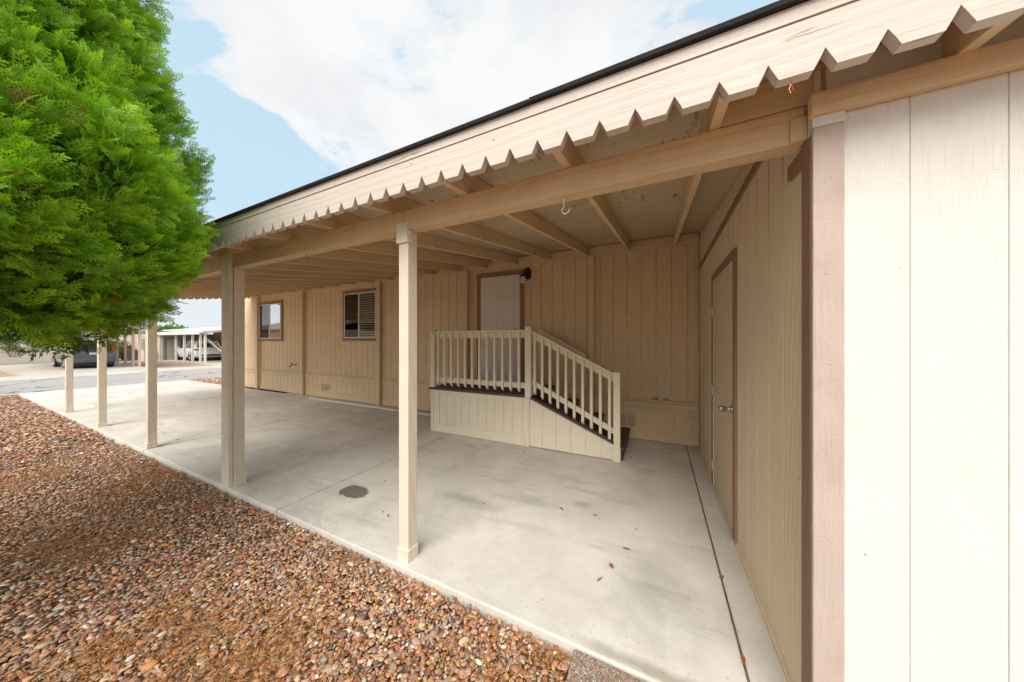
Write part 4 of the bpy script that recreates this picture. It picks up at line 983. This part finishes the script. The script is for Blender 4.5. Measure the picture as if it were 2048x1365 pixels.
build(MB().box(-50, -41.2, -6, 6.2, -.2, 2.5), 'wall', M['palewall'], ph); r3 = MB(); r3.prism([(-6.3, 2.5), (.1, 3.3), (6.5, 2.5)], -50.3, -41, 'X'); build(r3, 'roof', M['plainroof'], ph)
yh = thing('far_home', 'yellow tan building seen between the peach posts and the white cabinet', 'house', (-52, 12, -.17))
build(MB().box(-58, -52, 8.0, 14.5, -.2, 1.15), 'wall', M['yellow'], yh); r3 = MB(); r3.prism([(7.8, 1.15), (11.2, 1.75), (14.7, 1.15)], -58.3, -51.7, 'X'); build(r3, 'roof', M['plainroof'], yh)
cb = thing('utility_cabinet', 'white utility cabinet with a dark emblem on the verge left of the pale carport', 'cabinet', (-39.6, 9.25, -.2))
build(MB().box(-39.9, -39.3, 9.05, 9.65, -.2, .68).box(-39.93, -39.27, 9.02, 9.68, .68, .72), 'cabinet', M['whitepost'], cb, bevel=.01)
build(MB().box(-39.297, -39.285, 9.36, 9.50, .33, .50).box(-39.297, -39.285, 9.42, 9.52, .10, .24), 'emblem', M['rubber'], cb)
lt = thing('lattice_screen', 'white lattice screen standing behind the utility cabinet', 'screen', (-42.5, 9.9, -.2))
lm_ = MB()
for k in range(6): lm_.box(-42.5, -42.46, 9.5+k*.22, 9.53+k*.22, -.2, 1.95)
for k in range(9): lm_.box(-42.47, -42.43, 9.5, 10.66, .0+k*.24, .03+k*.24)
lm_.box(-42.52, -42.42, 9.42, 9.5, -.2, 2.1).box(-42.52, -42.42, 10.64, 10.72, -.2, 2.1); lm_.box(-42.62, -42.53, 9.42, 10.72, -.2, 1.7)
build(lm_, 'lattice', M['whitepost'], lt)
ac = thing('cooling_unit', 'dark grey outdoor cooling unit standing behind the peach posts', 'cooling unit', (-42.5, 9.0, -.2))
am = MB().box(-42.9, -42.2, 8.75, 9.35, -.2, .72)
for k in range(9): am.box(-42.2, -42.185, 8.78, 9.32, -.1+k*.085, -.06+k*.085)
build(am, 'housing', simple('dark_grey_metal', (.10, .10, .11), .5), ac, bevel=.01)
def leafy(name, label, cat, c, r, n, leafsz, cols, trunk=None, group=None):
    t_ = thing(name, label, cat, (c[0], c[1], -.2), group); m = n
    d = norm(rng.normal(size=(m, 3))); rad = rng.uniform(.45, 1.05, m)**.5*(1+.22*np.sin(d[:, 0]*5+d[:, 2]*7)*np.cos(d[:, 1]*6)); p = np.array(c)+d*np.array(r)*rad[:, None]
    p = p[p[:, 2] > -.18]; m = len(p)
    u = norm(rng.normal(size=(m, 3))); v = norm(np.cross(u, rng.normal(size=(m, 3)))); s = leafsz*rng.uniform(.6, 1.3, (m, 1))
    V = np.stack([p-u*s, p+v*s*.5, p+u*s, p-v*s*.5], 1).reshape(-1, 3); C = np.repeat(np.array(cols)[rng.integers(0, len(cols), m)], 4, 0)
    np_mesh('crown', V, np.arange(4*m).reshape(-1, 4), 4, M['greenleaf'], C, parent=t_)
    tt = MB(); tt.tube([(c[0], c[1], -.22), (c[0]+.05, c[1], c[2]*.5), (c[0], c[1], c[2])], [r[0]*.09+.02, r[0]*.06+.01, .02], 8)
    for k in range(6):
        a = k*1.05; tt.tube([(c[0], c[1], c[2]*.4), (c[0]+math.cos(a)*r[0]*.6, c[1]+math.sin(a)*r[1]*.6, c[2]+r[2]*.3)], [.02+r[0]*.02, .01], 6)
    build(tt, 'trunk', M['bark'], t_)
GC = [(.06, .14, .03), (.09, .20, .04), (.04, .10, .025), (.14, .24, .06)]
leafy('shrub', 'dark green rounded shrub behind the peach posts beside the dark car', 'shrub', (-43.5, 8.0, .72), (.9, .95, 1.0), 2600, .07, GC+[(.5, .35, .35)])
leafy('shrub', 'green shrub just left of the outdoor cooling unit', 'shrub', (-44.5, 9.0, .60), (.7, .6, .85), 1600, .07, GC)
leafy('distant_tree', 'far off round green tree above the white lattice screen', 'tree', (-72, 19.5, 2.4), (3.2, 2.6, 1.7), 2600, .20, [(.12, .26, .05), (.16, .32, .06), (.08, .18, .04)])
leafy('distant_tree', 'far off green tree rising over the yellow tan building', 'tree', (-70, 14.0, 2.0), (2.6, 2.2, 1.6), 2200, .20, GC)
bs = thing('bare_shrub', 'leafless pale branches leaning in front of the white car', 'shrub', (-29.4, 10.75, -.17))
bmb = MB()
for a, c, h in ((.5, .1, 1.75), (.15, -.5, 1.7), (-.35, -1.0, 2.0), (.2, .5, 1.3), (-.6, -.6, 1.55), (.1, -.9, 1.85)):
    p0 = Vector((-29.4, 10.75, -.19)); p1 = p0+Vector((0, .1+c*.25, h*.45)); p2 = p0+Vector((a*.5, c*.75, h*.8)); p3 = p0+Vector((a*.8, c*1.05, h))
    bmb.tube([p0, p1, p2, p3], [.03, .022, .014, .006], 6); bmb.tube([p2, p2+Vector((.05, -.25, .12)), p2+Vector((.1, -.3, .32))], [.012, .008, .004], 5)
build(bmb, 'branches', simple('bleached_branch', (.72, .66, .60), .8), bs)
# home over the street side yard whose gable shows mirrored in the far window
gh = thing('gabled_home', 'tan low gabled home mirrored in the far left window', 'house', (-33, -9, -.2))
build(MB().box(-42, -27, -15, -7.2, -.25, 2.6), 'wall', simple('salmon_tan_wall', (.52, .36, .26), .8), gh)
r3 = MB(); r3.prism([(-15.5, 2.55), (-11.1, 3.7), (-6.8, 2.55), (-6.8, 2.7), (-11.1, 3.86), (-15.5, 2.7)], -42.4, -26.6, 'X'); build(r3, 'roof', simple('brown_shingle', (.26, .17, .12), .9), gh)
build(MB().box(-26.99, -26.95, -12.2, -10.8, .9, 1.9).box(-30, -28.9, -7.19, -7.15, .9, 1.9), 'window', M['carglass'], gh)
